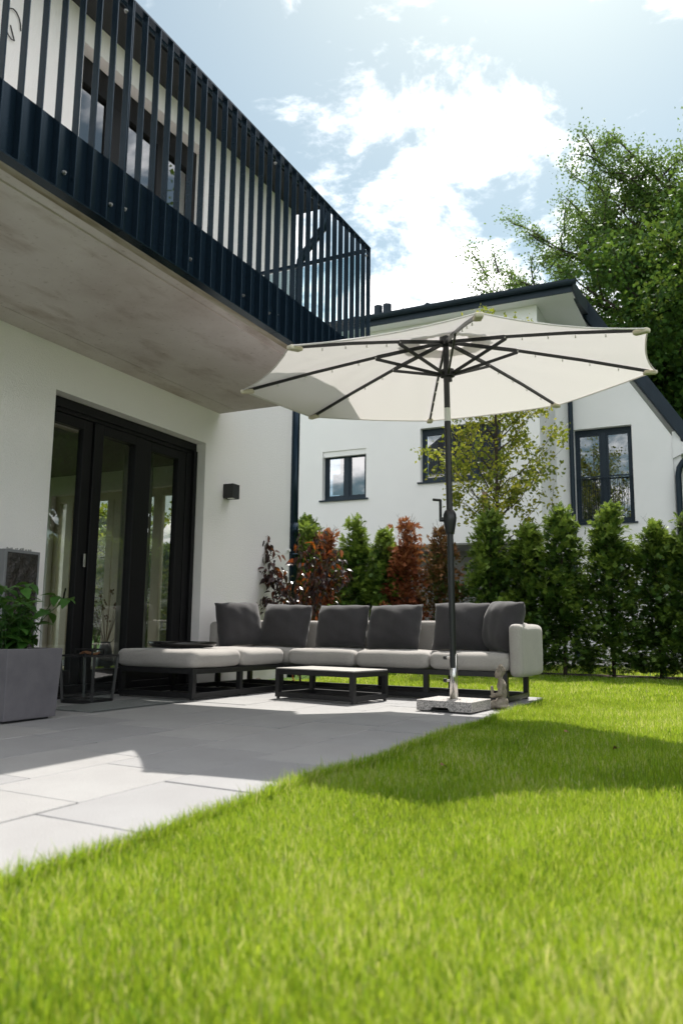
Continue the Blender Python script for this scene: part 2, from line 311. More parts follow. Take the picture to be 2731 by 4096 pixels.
def gratef(t, b):
    c = nd(t, 'ShaderNodeTexCoord'); w = nd(t, 'ShaderNodeTexWave', bands_direction='X'); w.inputs['Scale'].default_value = 26; w2 = nd(t, 'ShaderNodeTexWave', bands_direction='Y'); w2.inputs['Scale'].default_value = 26
    t.links.new(c.outputs['Object'], w.inputs[0]); t.links.new(c.outputs['Object'], w2.inputs[0]); h = mix(t, w.outputs[0], w2.outputs[0], 1, 'MULTIPLY')
    t.links.new(ramp(t, h, [(.0, (.10, .11, .11)), (.5, (.26, .275, .27)), (1, (.42, .43, .42))]), b.inputs['Base Color']); bump(t, b, h, .8, .01)
M['grate'] = mat('woven_grey_mat', (.25, .26, .26), .6, build=gratef)
M['cable'] = mat('black_cable', (.01, .01, .01), .5)
M['tanrope'] = mat('tan_leather', (.16, .07, .03), .6)

# ------------------------------------------------------------------ ground
g = MB(); n = 24
def gz(x, y): return 0.0
xs = [-320, -60, -30, -16, -4.8, -1.47, 0, 4, 12, 30, 60, 320]; ys = [-320, -40, -8, 0, 4, 7.1, 11, 13, 20, 40, 80, 330]
for j in range(len(ys)):
    for i in range(len(xs)): g.v.append((xs[i], ys[j], -0.055))
for j in range(len(ys)-1):
    for i in range(len(xs)-1): a = j*len(xs)+i; g.f.append((a, a+1, a+1+len(xs), a+len(xs)))
tag(g.build('ground', M['lawn']), 'green lawn ground running under the garden and out past the houses', kind='structure')
pt = MB(); pt.box((-4.8, -3.0, -.10), (-1.50, 7.10, -.012)); patio = pt.build('patio', M['joint']); tag(patio, 'grey paved patio in staggered rows beside the white house', kind='structure')
SK = -.05
rows = [(-1.472, -1.92, .02), (-1.92, -2.375, .22), (-2.375, -2.84, .445), (-2.84, -3.31, .09), (-3.31, -3.78, .33), (-3.78, -4.25, .56), (-4.25, -4.795, .17)]
tmesh = {}
for ri, (xa, xb, off) in enumerate(rows):
    w = xa-xb; y = off-3.0
    while y < 7.1:
        y1 = min(y+.6, 7.11)
        ly = y1-y
        key = (ri, round(ly, 3))
        if key not in tmesh:
            m = MB(); gp = .0032; m.prism([(-w/2+gp, -ly/2+gp-SK*w/2), (w/2-gp, -ly/2+gp+SK*w/2), (w/2-gp, ly/2-gp+SK*w/2), (-w/2+gp, ly/2-gp-SK*w/2)], 'z', -.05, 0)
            me = m.mesh('paver', bevel=.003, seg=1); me.materials.append(M['tile']); tmesh[key] = me
        o = lk('paver', tmesh[key], patio); o.location = ((xa+xb)/2, (y+y1)/2, rnd.uniform(-.0035, 0)); o.rotation_euler = (rnd.gauss(0, .0012), rnd.gauss(0, .0012), 0)
        y += .6
bd = MB(); bx = []
NBX = 60
for i in range(NBX+1):
    x = -12+i*.32
    bx.append((x, 10.98+.05*math.sin(x*2.3), 11.75))
for x, a, b in bx: bd.v += [(x, a, -.06), (x, a+.08, -.01), (x, b-.1, -.005), (x, b, -.06)]
for i in range(NBX):
    for k in range(3): a = i*4+k; bd.f.append((a, a+4, a+5, a+1))
tag(bd.build('planting_bed', M['mulch'], smooth=True), 'strip of dark bark mulch beneath the conifer hedge', kind='structure')

# ------------------------------------------------------------------ own house
X0 = -4.8; YE = 8.29
house = thing('white_house', 'white rendered house with concrete balcony, slatted railing and black terrace doors', 'house', (X0, 3, 0))
house_inv = Matrix.Translation((X0, 3, 0)).inverted()
def hp(o):   # parent to house keeping world coordinates
    o.parent = house; o.matrix_parent_inverse = house_inv; return o
house_world = Matrix.Translation((X0, 3, 0))
WT = .125   # visible reveal depth to the frame
w = MB()
dy0, dy1, dz1 = 4.515, 6.54, 2.444
uy0, uy1, uz0, uz1 = 4.576, 6.35, 3.08, 5.585
TOP = 5.85; YS = -4.0; TH = .36
# ground floor wall pieces round the terrace door, upper wall round the balcony door
w.box((X0-TH, YS, 0), (X0, dy0, 2.815)); w.box((X0-TH, dy1, 0), (X0, YE, 2.815)); w.box((X0-TH, dy0, dz1), (X0, dy1, 2.815))
w.box((X0-TH, YS, 2.815), (X0, uy0, TOP)); w.box((X0-TH, uy1, 2.815), (X0, YE, TOP)); w.box((X0-TH, uy0, uz1), (X0, uy1, TOP)); w.box((X0-TH, uy0, 2.815), (X0, uy1, uz0))
# gable end wall with its opening
ex0, ex1, ez0, ez1 = -8.45, -6.15, .12, 2.36
w.box((-9.9, YE-.30, 0), (ex0, YE, 2.815)); w.box((ex1, YE-.30, 0), (X0-TH, YE, 2.815)); w.box((ex0, YE-.30, ez1), (ex1, YE, 2.815)); w.box((ex0, YE-.30, 0), (ex1, YE, ez0))
w.box((-9.9, YE-.30, 2.815), (X0-TH, YE, TOP))
bmw = w.build('wall', M['stucco']); hp(bmw)
# interior
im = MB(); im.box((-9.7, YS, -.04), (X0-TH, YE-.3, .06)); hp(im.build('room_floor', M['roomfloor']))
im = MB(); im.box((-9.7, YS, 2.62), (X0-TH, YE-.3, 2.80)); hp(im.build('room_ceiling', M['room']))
im = MB(); im.box((-9.7, YS, 0), (-9.6, 3.4, 2.62)); im.box((-9.6, 1.0, .06), (X0-TH, 1.1, 2.62)); im.box((-9.7, 7.6, .06), (-9.6, YE-.3, 2.62)); im.box((-9.7, 3.4, 2.45), (-9.6, 7.6, 2.62)); hp(im.build('room_wall', M['room']))  # far side left open, an added gap that lets sky light into the room
# roof: pitched, dark, with eave, gutter
rf = MB(); EX = -4.47
rf.prism([(EX, 5.86), (EX, 5.94), (-7.4, 8.0), (-10.3, 5.94), (-10.3, 5.86)], 'y', YS-.2, YE+.04)
ro = rf.build('roof', M['darkroof']); hp(ro)
sf = MB(); sf.box((X0, YS-.2, 5.85), (EX-.0, YE+.03, 5.859)); hp(sf.build('perforated_soffit', mat('perforated_soffit', (.02, .022, .026), .6, build=lambda t, b: bump(t, b, noise(t, 220, 1), .8, .01))))
gt = MB(); prof = [(EX+.05+.048*math.cos(a), 5.90+.06*math.sin(a)) for a in [PI+i*PI/8 for i in range(9)]]
gt.prism(prof+[(p[0]*1.0+( -.008 if p[0] > EX+.05 else .008), p[1]+.008) for p in prof[::-1]], 'y', YS-.2, YE+.06); hp(gt.build('gutter', M['anth']))
# downpipe with swan neck
dp = MB(); PX, PY = X0+.022, YE+.055
dp.tube([(PX, PY, .0), (PX, PY, 5.15)], .052, 20); dp.tube([(PX, PY, 1.68), (PX, PY, 1.84)], .058, 20); dp.tube([(PX, PY, 1.44), (PX, PY, 1.47)], .06, 20)
hp(dp.build('downpipe', M['anth'], smooth=False))
for f in bpy.data.objects['downpipe'].data.polygons: f.use_smooth = len(f.vertices) == 4
sn = MB(); pts = [(PX, PY, 5.1), (PX+.02, PY-.005, 5.22), (PX+.12, PY-.02, 5.34), (PX+.26, PY-.04, 5.46), (PX+.36, PY-.05, 5.56), (PX+.41, PY-.05, 5.68), (PX+.42, PY-.05, 5.82)]
sn.tube(pts, .05, 14); hp(sn.build('swan_neck_pipe', M['anth'], smooth=True))
sb = MB(); sb.tube([(X0-.005, YE-.04, 1.50), (X0+.03, YE-.04, 1.50)], [.018, .02], 12); hp(sb.build('pipe_bracket', M['white_plastic']))
# balcony slab, drip groove, panel joints
zs = 2.812; SX = -3.085; SY = 6.765
slab = MB()
edges = [(X0+.001, -4.574), (-4.566, -3.262)]
ybr = [-3.5, 2.41, SY]
slab.box((X0+.001, -3.5, zs+.012), (SX, SY-.002, 3.04))
for a, b in edges:
    for j in range(2):
        slab.box((a, ybr[j]+.003, zs), (b, ybr[j+1]-.003, zs+.014))
slab.box((-3.238, -3.497, zs), (-3.172, SY-.003, zs+.014))
sb0 = slab.build('balcony_slab', M['concrete'], bevel=0); hp(sb0)
eb = MB(); eb.box((-3.17, -3.497, zs-.002), (SX+.001, SY-.004, 3.03)); hp(eb.build('slab_edge', M['concrete_edge']))
# terrace door
FX = X0-WT   # outer face of the frame
door = lk('terrace_door', None); hp(door); door.location = (FX, (dy0+dy1)/2, 0)
def dpart(mb, name, m, **k):
    o = mb.build(name, m, None, **k); o.parent = door
    o.matrix_parent_inverse = Matrix.Translation((FX, (dy0+dy1)/2, 0)).inverted(); return o
fr = MB()
fr.box((FX-.09, dy0, 2.36), (FX+.012, dy1, dz1-.002)); fr.box((FX-.09, dy0, 2.325), (FX-.004, dy1, 2.36)); fr.box((FX-.09, dy0, .0), (FX, dy0+.07, 2.325)); fr.box((FX-.09, dy1-.14, .0), (FX, dy1-.001, 2.325))
fr.box((FX-.09, dy1-.055, .0), (FX+.03, dy1-.003, 2.36)); fr.box((FX-.09, dy0+.07, .0), (FX, dy1-.14, .085)); fr.box((FX, dy0+.003, -.01), (X0+.02, dy1-.003, .022))
dpart(fr, 'door_frame', M['anth_dark'], bevel=.003, seg=1)
def sash(y0, y1, z0, z1, ws, wt, dep):
    m = MB(); m.box((FX-.08, y0, z0), (FX-dep, y0+ws, z1)); m.box((FX-.08, y1-ws, z0), (FX-dep, y1, z1)); m.box((FX-.08, y0+ws, z1-wt), (FX-dep, y1-ws, z1)); m.box((FX-.08, y0+ws, z0), (FX-dep, y1-ws, z0+wt+.03))
    dpart(m, 'sash', M['anth_dark'], bevel=.004, seg=1)
    p = MB(); p.box((FX-.052, y0+ws-.01, z0+wt+.02), (FX-.044, y1-ws+.01, z1-wt+.01)); dpart(p, 'pane', M['glass'])
sash(dy0+.03, 5.085, .09, 2.32, .105, .085, .012); sash(5.095, 5.735, .09, 2.32, .11, .085, -.006); sash(5.745, 6.40, .09, 2.32, .12, .085, .010)
h = MB(); h.box((FX+.006, 5.035, 1.06), (FX+.02, 5.058, 1.17)); dpart(h, 'door_handle', M['steel'], bevel=.003)
# opposite glazed door in the gable wall (seen through the room)
ew = lk('garden_window', None); hp(ew); ew.location = (-7.3, YE-.15, 0); ewi = Matrix.Translation((-7.3, YE-.15, 0)).inverted()
def epart(mb, name, m, **k):
    o = mb.build(name, m, None, **k); o.parent = ew; o.matrix_parent_inverse = ewi
m = MB(); yb = YE-.22
for a, b in ((ex0, ex0+.09), (-8.24, -8.12), (-8.11, -7.99), (-7.50, -7.39), (-7.38, -7.26), (-6.72, -6.58), (ex1-.08, ex1)): m.box((a, yb, ez0), (b, yb+.07, ez1))
m.box((ex0, yb+.002, ez1-.10), (ex1, yb+.068, ez1-.001)); m.box((ex0, yb+.002, ez0), (ex1, yb+.068, ez0+.11)); epart(m, 'window_frame', M['cream'], bevel=.004, seg=1)
m = MB(); m.box((ex0, yb+.03, ez0), (ex1, yb+.036, ez1)); epart(m, 'pane', glass('clear_glass', (.92, .95, .94), 0, 1))
m = MB(); m.tube([(-8.13, yb-.03, 1.08), (-8.13, yb-.05, 1.0), (-8.14, yb-.05, .9)], .012, 8); epart(m, 'handle', M['anth_dark'])
cu = MB()   # curtain inside the third sash
cpts = [(-5.32-.03*math.sin(i*.9)-.012*math.sin(i*2.3), 5.93+i*.02) for i in range(24)]
for x, y in cpts: cu.v += [(x, y, .09), (x, y, 2.5)]
for i in range(23): cu.f.append((2*i, 2*i+2, 2*i+3, 2*i+1))
hp(cu.build('curtain', M['curtain'], smooth=True))
# upper balcony door and window
ud = lk('balcony_door', None); hp(ud); ud.location = (X0-.12, 5.46, 3.08); udi = Matrix.Translation((X0-.12, 5.46, 3.08)).inverted()
def upart(mb, name, m, **k):
    o = mb.build(name, m, None, **k); o.parent = ud; o.matrix_parent_inverse = udi
m = MB(); ux = X0-.12
m.box((ux-.08, uy0, uz0), (ux, uy0+.08, uz1)); m.box((ux-.08, uy1-.08, uz0), (ux, uy1, uz1)); m.box((ux-.08, uy0+.08, 5.33), (ux, uy1-.08, uz1-.002)); m.box((ux-.08, 5.05, uz0), (ux+.004, 5.2, 5.33)); m.box((ux-.08, 5.72, uz0), (ux+.004, 5.87, 5.33)); m.box((ux-.08, uy0+.08, uz0), (ux, uy1-.08, uz0+.16))
upart(m, 'window_frame', M['anth_dark'], bevel=.004, seg=1)
for a, b in ((uy0+.07, 5.06), (5.19, 5.73), (5.86, uy1-.07)):
    m = MB(); m.box((ux-.05, a, uz0+.15), (ux-.042, b, 5.34)); upart(m, 'pane', M['glass'])
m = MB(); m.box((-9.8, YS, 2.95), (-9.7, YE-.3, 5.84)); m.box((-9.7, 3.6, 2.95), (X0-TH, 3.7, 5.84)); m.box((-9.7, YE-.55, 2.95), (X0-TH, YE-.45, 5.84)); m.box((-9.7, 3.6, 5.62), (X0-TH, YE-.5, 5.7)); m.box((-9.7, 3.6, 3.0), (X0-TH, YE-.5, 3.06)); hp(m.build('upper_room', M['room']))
# loop of loose cable on the upper wall
m = MB(); cy, cz = 3.83, 5.18; m.tube([(X0+.012, cy+.075*math.cos(a), cz+.13*math.sin(a)) for a in [i*.42 for i in range(13)]]+[(X0+.01, cy-.02, cz-.02)], .005, 6); hp(m.build('loose_cable', M['cable'], smooth=True))
# railing panels
XR = -3.02; FD = .046; FT = .008; ZB = 2.80; ZT = 4.262; PLT = 3.193
finm = MB(); finm.box((0, -FT/2, 0), (-FD, FT/2, ZT-ZB-.012)); fin_me = finm.mesh('fin', bevel=.002, seg=2); fin_me.materials.append(M['anth'])
boltm = MB(); boltm.tube([(0, 0, 0), (.008, 0, 0)], .012, 10); boltm.tube([(.008, 0, 0), (.017, 0, 0)], .0075, 6); bolt_me = boltm.mesh('bolt'); bolt_me.materials.append(M['bolt'])
for y0, y1 in ((-1.903, -.187), (-.187, 1.529), (1.529, 3.245), (3.245, 4.961), (4.961, 6.677)):
    rl = lk('balcony_railing', None); hp(rl); rl.location = (XR, y0, ZB); ri = Matrix.Translation((XR, y0, ZB)).inverted()
    def rp_(mb, name, m, **k):
        o = mb.build(name, m, None, **k); o.parent = rl; o.matrix_parent_inverse = ri; return o
    m = MB(); m.box((XR-FD-.006, y0+.002, ZB+.002), (XR-FD, y1-.004, PLT)); rp_(m, 'kick_plate', M['anth'])
    m = MB(); m.box((XR-FD, y0+.002, ZT-.012), (XR+.001, y1-.003, ZT)); rp_(m, 'top_bar', M['anth'])
    m = MB(); m.box((XR-.066, y0+.002, ZB-.008), (XR+.001, y1-.003, ZB)); rp_(m, 'bottom_bar', M['anth'])
    if y1 > 0:
        nf = 14
        for k in range(nf+1):
            o = lk('fin', fin_me, rl); o.matrix_parent_inverse = ri
            o.location = (XR, y0+.006+(y1-y0-.012)*k/nf, ZB)
        for yy, zz in ((y0+.055, ZB+.16), (y1-.06, ZB+.13), (y0+.055+.125*5, ZB+.13), (y0+.055+.125*10, ZB+.13)):
            o = lk('bolt', bolt_me, rl); o.matrix_parent_inverse = ri; o.location = (XR-FD, yy, zz)
        o = lk('bolt', bolt_me, rl); o.matrix_parent_inverse = ri; o.location = (XR-.03, y1-.03, ZT-.09); o.rotation_euler = (0, 0, -PI/2)
# lower end balustrade at the balcony end with glass infill
el = lk('end_balustrade', None); hp(el); el.location = (-3.9, 6.66, 3.04); eli = Matrix.Translation((-3.9, 6.66, 3.04)).inverted()
def elp(mb, name, m):
    o = mb.build(name, m, None); o.parent = el; o.matrix_parent_inverse = eli
m = MB(); m.bar((XR-.05, 6.66, 4.235), (X0, 6.66, 4.235), .03, .03); elp(m, 'handrail', M['anth'])
for px in (XR-.08, -3.62, -4.2, X0+.04):
    m = MB(); m.box((px-.012, 6.65, 3.04), (px+.012, 6.67, 4.22)); elp(m, 'post', M['anth'])
for a, b in ((-3.60, XR-.10), (-4.18, -3.64), (X0+.06, -4.22)):
    m = MB(); m.box((a, 6.656, 3.10), (b, 6.662, 4.20)); elp(m, 'glass_panel', M['glass_rail'])
# wall lamp
wl = thing('wall_lamp', 'black cube wall lamp on the white wall beside the terrace door', 'lamp', (X0, 6.93, 1.92))
m = MB(); ly0, ly1, lz0, lz1 = -.062, .062, 0, .152
m.box((.003, ly0, lz0+.012), (.125, ly1, lz1)); m.box((.003, ly0, 0), (.125, ly0+.012, .012)); m.box((.003, ly1-.012, 0), (.125, ly1, .012)); m.box((.113, ly0+.012, 0), (.125, ly1-.012, .012)); m.box((.0, ly0+.012, 0), (.015, ly1-.012, .012))
m.build('lamp_housing', M['plastic'], wl)
m = MB(); m.lathe([(.0, .004), (.038, .004), (.042, .012)], 20, (.065, 0, -.003)); m.build('lens', M['lens'], wl, smooth=True)

# ------------------------------------------------------------------ corner sofa (local axes: x along the long bench, y to the back)
sofa = thing('corner_sofa', 'taupe upholstered corner sofa on a black tube frame, standing against the white wall', 'sofa', (-1.659, 6.327, 0), rad(-3))
T = .042; ZF = .242
hT = T/2
def rail(name, x0, y0, x1, y1, z):
    m = MB(); m.bar((x0, y0, z), (x1, y1, z), T, T); m.build(name, M['frame_black'], sofa, bevel=.002, seg=1)
for z in (ZF-hT, .012+hT):
    rail('frame_rail', -2.13, hT, 0, hT, z); rail('frame_rail', -2.92, .60-hT, 0, .60-hT, z); rail('frame_rail', -2.92, -1.25+hT, -2.13, -1.25+hT, z)
    for x in (-hT, -.70, -1.40): rail('cross_rail', x, T, x, .60-T, z-.0015)
    for x in (-2.92+hT, -2.13-hT): rail('side_rail', x, -1.25+T, x, .60-T, z-.0015)
    for y in (-.61, .05): rail('cross_rail', -2.92+T, y, -2.13-T, y, z-.003)
lm = MB(); lm.bar((0, 0, .012+T-.001), (0, 0, ZF-T+.001), T-.001, T-.001); leg_me = lm.mesh('leg'); leg_me.materials.append(M['frame_black'])
ft = MB(); ft.tube([(0, 0, 0), (0, 0, .013)], .016, 10); ft_me = ft.mesh('foot'); ft_me.materials.append(M['plastic'])
for x, y in ((-hT, hT), (-hT, .60-hT), (-.70, hT), (-.70, .60-hT), (-1.40, hT), (-1.40, .60-hT), (-2.13-hT, -1.25+hT), (-2.92+hT, -1.25+hT), (-2.13-hT, -.61), (-2.92+hT, -.61), (-2.13-hT, hT), (-2.92+hT, .05), (-2.92+hT, .60-hT), (-2.13-hT, .60-hT)):
    o = lk('leg', leg_me, sofa); o.location = (x, y, 0)
    q = lk('foot', ft_me, o)
def cushion(name, x0, x1, y0, y1, z0, z1, r, puff, mt, seed, parent=sofa, n=14):
    vs, fs = rbox((x1-x0)/2, (y1-y0)/2, (z1-z0)/2, r, n, puff, .0016, seed)
    m = MB(); m.add(vs, fs); o = m.build(name, mt, parent, smooth=True); o.location = ((x0+x1)/2, (y0+y1)/2, (z0+z1)/2); return o
cz0, cz1 = ZF+.002, .385
cushion('seat_cushion', -2.945, -2.11, -1.275, -.632, cz0, cz1, .055, .012, M['sofa'], 1)
cushion('seat_cushion', -2.935, -2.11, -.626, .035, cz0, cz1, .055, .012, M['sofa'], 2)
cushion('seat_cushion', -2.80, -2.068, .042, .49, cz0, cz1, .055, .010, M['sofa'], 3)
for i, (a, b) in enumerate(((-2.062, -1.370), (-1.364, -.672), (-.666, .018))): cushion('seat_cushion', a, b, -.022, .49, cz0, cz1, .055, .012, M['sofa'], 4+i)
cushion('backrest', -2.93, -2.815, -.085, .60, ZF+.003, .625, .045, .006, M['sofa'], 8)
cushion('backrest', -2.81, -2.035, .495, .605, ZF+.003, .645, .045, .006, M['sofa'], 9)
cushion('backrest', -2.005, .015, .495, .605, ZF+.003, .645, .045, .006, M['sofa'], 10, n=18)
cushion('armrest', .022, .128, -.03, .61, .205, .618, .042, .005, M['sofa'], 11)
# scatter pillows
def pillow(wd, ht, th, seed):
    R = random.Random(seed); N = 22; vs = []; fs = []; ph = [R.uniform(0, 6.3) for _ in range(8)]
    for side in (1, -1):
        for i in range(N+1):
            for j in range(N+1):
                u = -1+2*i/N; v = -1+2*j/N
                pin = 1-.085*(1-abs(u)**2.2)*0-.07*(1-u*u)*abs(v)**3-.0
                px = u*(1-.05*(1-v*v)*abs(u)**2); pz = v*(1-.05*(1-u*u)*abs(v)**2)
                e = max(0, (1-u**4))*max(0, (1-v**4)); d = th/2*(.55*e**.5+.45*((1-u*u)*(1-v*v))**.55)
                wr = math.sin(9*u+5*v+ph[0])*math.sin(4*v-3*u+ph[1])*.006+math.sin(16*u*v+ph[2])*.005*(abs(u*v))+.012*math.sin(3*u+ph[3])*math.sin(2.5*v+ph[4])
                ed = (1-e)*(.003*math.sin(9*u+ph[5])*abs(v)+.003*math.sin(10*v+ph[6])*abs(u))
                sagz = .012*(1-u*u)*max(0, v)**2
                vs.append((px*wd/2+ed, side*(d+wr*e), pz*ht/2+sagz+ed))
        o = 0 if side == 1 else (N+1)**2
        for i in range(N):
            for j in range(N):
                a = o+i*(N+1)+j; q = (a, a+1, a+N+2, a+N+1); fs.append(q if side == 1 else q[::-1])
    m = MB(); m.add(vs, fs); me = m.mesh('pillow', True)
    bm = bmesh.new(); bm.from_mesh(me); bmesh.ops.remove_doubles(bm, verts=bm.verts, dist=.0008); bmesh.ops.recalc_face_normals(bm, faces=bm.faces); bm.to_mesh(me); bm.free()
    for p in me.polygons: p.use_smooth = True
    me.materials.append(M['pillow']); return me
def s2w(x, y): a = rad(-3); return (-1.659+x*math.cos(a)-y*math.sin(a), 6.327+x*math.sin(a)+y*math.cos(a))
PL = [(-2.70, .10, rad(66), rad(13), .48, .43, 'charcoal scatter pillow on the chaise seat, leaning on the backrest by the white wall'),
      (-2.31, .33, rad(-3), rad(14), .55, .415, 'charcoal scatter pillow in the sofa corner in front of the purple shrub'),
      (-1.69, .345, rad(-2), rad(14), .545, .405, 'charcoal scatter pillow third along the sofa from the house wall'),
      (-1.145, .335, rad(-6), rad(15), .545, .405, 'charcoal scatter pillow fourth along the sofa from the house wall'),
      (-.50, .33, rad(4), rad(14), .51, .42, 'charcoal scatter pillow fifth along the sofa from the house wall'),
      (-.12, .27, rad(-40), rad(16), .46, .43, 'charcoal scatter pillow turned into the armrest end of the sofa')]
for i, (x, y, rz, lean, wd, ht, lab) in enumerate(PL):
    o = lk('scatter_pillow', pillow(wd, ht, .25, 40+i)); wx, wy = s2w(x, y)
    o.location = (wx, wy, .395+ht/2*math.cos(lean)); o.rotation_euler = (-lean, rnd.uniform(-.05, .05), rz+rad(-3))
    tag(o, lab, 'pillow', 'charcoal scatter pillows on the sofa')
# tray on the chaise
tr = MB(); tr.lathe([(0, .006), (.24, .006), (.272, .024), (.285, .046), (.29, .046), (.278, .016), (.25, 0), (0, 0)], 48)
o = tr.build('serving_tray', M['tray'], smooth=True); o.location = (-4.245, 5.56, .399); tag(o, 'shallow round black tray resting on the sofa chaise', 'tray')
# coffee table
tb = thing('coffee_table', 'low black coffee table with a pale ceramic top in front of the sofa', 'table', (-2.99, 5.887, 0), rad(-10))
TX, TY, TZ = .392, .243, .242; q = .04
m = MB(); m.box((-TX+.004, -TY+.004, TZ-.004), (TX-.004, TY-.004, TZ+.005)); m.build('table_top', M['ceramic'], tb, bevel=.002, seg=1)
m = MB()
for z in (TZ-.005-q/2, .016+q/2):
    for s in (-1, 1): m.bar((-TX, s*(TY-q/2), z), (TX, s*(TY-q/2), z), q, q); m.bar((s*(TX-q/2), -TY+q, z-.001), (s*(TX-q/2), TY-q, z-.001), q, q)
m.build('table_frame', M['frame_black'], tb, bevel=.002, seg=1)
lm = MB(); lm.bar((0, 0, .016+q-.001), (0, 0, TZ-.005-q+.001), q-.001, q-.001); lme = lm.mesh('leg'); lme.materials.append(M['frame_black'])
for sx_ in (-1, 1):
    for sy_ in (-1, 1):
        o = lk('leg', lme, tb); o.location = (sx_*(TX-q/2), sy_*(TY-q/2), 0)
        f2 = MB(); f2.tube([(0, 0, 0), (0, 0, .018)], .014, 10); f2.build('foot', M['plastic'], o)
# ------------------------------------------------------------------ parasol
PB = Vector((-1.838, 5.545, 0)); HC = Vector((-1.851, 5.462, 2.732)); NN = Vector((-.019, -.084, .996)).normalized()
par = thing('parasol', 'open cream octagonal parasol with dark ribs and crank pole above the lawn edge', 'parasol', PB)
pinv = Matrix.Translation(PB).inverted()
def pp(mb, name, mt, **k):
    par_ = k.pop('par', par); o = mb.build(name, mt, None, **k); o.parent = par_; o.matrix_parent_inverse = pinv if par_ is par else Matrix.Identity(4); return o
E1 = Vector((0, 1, 0)).cross(NN).normalized(); E2 = NN.cross(E1)
RR, DR, ROT = 1.543, .321, -1.135
def cp(r, a, lift=0.0):
    s = r/RR; return HC+(E1*math.cos(a)+E2*math.sin(a))*r-NN*(DR*(.82*s+.18*s*s))+NN*lift
ANG = [ROT+k*PI/4 for k in range(8)]
# stone base
m = MB(); bx_, by_ = .206, .192
bm_ = Matrix.Translation((-1.848, 5.572, 0)) @ Matrix.Rotation(rad(-4.5), 4, 'Z')
def bp(mb, name, mt, par_=None, **k):
    o = mb.build(name, mt, None, **k); o.parent = par_ or par; o.matrix_parent_inverse = (pinv @ bm_) if par_ is None else Matrix.Identity(4); return o
m.prism([(-bx_, .006), (-.105, .006), (-.09, .03), (.03, .03), (.045, .006), (bx_, .006), (bx_, .078), (-bx_, .078)], 'y', -by_, by_); tag(bp(m, 'granite_base', M['granite'], bevel=.005), 'speckled grey granite block')
m = MB(); m.box((-bx_+.03, -by_+.03, 0), (bx_-.03, by_-.03, .012)); bp(m, 'rubber_pad', M['plastic'])
m = MB(); A0 = Vector((0.010, -.027, .0781)); m.tube([A0, A0+Vector((0, 0, .318))], .029, 24); m.tube([A0, A0+Vector((0, 0, .004))], .05, 24)
so_ = bp(m, 'steel_sleeve', M['steel'])
for f in so_.data.polygons: f.use_smooth = len(f.vertices) == 4
for zz in (.13, .29):
    m = MB(); c = A0+Vector((-.028, -.004, zz)); m.tube([c, c+Vector((-.022, 0, 0))], .007, 8); k_ = bp(m, 'clamp_screw', M['steel'])
    m = MB(); m.tube([c+Vector((-.022, 0, 0)), c+Vector((-.026, 0, 0)), c+Vector((-.044, 0, 0)), c+Vector((-.048, 0, 0))], [.010, .014, .014, .010], 10); bp(m, 'knob', M['plastic'], k_)
def polep(z): return Vector((PB.x+(HC.x-PB.x)*z/2.73, PB.y+(HC.y-PB.y)*z/2.73, z))
m = MB(); m.tube([polep(.30), polep(2.10)], .0235, 18); o = pp(m, 'lower_pole', M['plastic'])
m = MB(); m.tube([polep(2.19), polep(2.70)], .0225, 18); pp(m, 'upper_pole', M['plastic'])
m = MB(); m.tube([polep(2.095), polep(2.195)], .0238, 18); pp(m, 'tilt_joint', M['white_plastic'])
m = MB(); m.tube([polep(z) for z in (1.255, 1.27, 1.36, 1.40, 1.425, 1.435)], [.031, .033, .049, .047, .036, .026], 18); ck = pp(m, 'crank_housing', M['plastic'], smooth=True)
c = polep(1.362); m = MB(); d_ = Vector((-.85, -.45, 0)).normalized(); m.tube([c+d_*.04, c+d_*.075], .017, 10)
m.bar(c+d_*.068+Vector((0, 0, -.012)), c+d_*.068+Vector((0, 0, .148)), .017, .012); m.tube([c+d_*.066+Vector((0, 0, .142)), c+d_*.125+Vector((0, 0, .146))], .010, 8); pp(m, 'crank_handle', M['plastic'], par=par)
m = MB(); m.tube([HC+NN*.01, HC-NN*.055], [.045, .052], 16); pp(m, 'top_hub', M['plastic'])
RUN = HC-NN*.275
m = MB(); m.tube([RUN+NN*.035, RUN-NN*.02], [.05, .055], 16); m.tube([RUN-NN*.02, RUN-NN*.055], .033, 16); pp(m, 'runner_hub', M['plastic'])
for k, a in enumerate(ANG):
    m = MB(); prev = cp(.045, a, -.03)
    L = [cp(.045, a, -.03), cp(.52, a, -.024), cp(1.0, a, -.02), cp(RR-.05, a, -.016)]
    for i in range(3): m.bar(L[i], L[i+1], .017, .026 if i < 1 else .02, NN)
    rb = pp(m, 'rib', M['plastic'])
    m = MB(); m.bar(RUN+(E1*math.cos(a)+E2*math.sin(a))*.05, cp(.53, a, -.036), .013, .022, NN); pp(m, 'strut', M['plastic'], par=rb)
    m = MB(); jc = cp(.53, a, -.03); sd_ = (E1*-math.sin(a)+E2*math.cos(a)); m.tube([jc-sd_*.013, jc+sd_*.013], .007, 8); pp(m, 'rivet', M['bolt'], par=rb)
    for t_ in (.66, .86, 1.06, 1.27):
        m = MB(); c = cp(t_, a, -.038); m.tube([c, c-NN*.016], [.004, .006], 6); pp(m, 'light_bulb', M['lens'], par=rb)
    m = MB(); a0 = cp(RR-.09, a, -.034); a1 = cp(RR+.008, a, -.012); m.bar(a0, a1, .052, .03, NN); pp(m, 'corner_pocket', M['pocket'], bevel=.01)
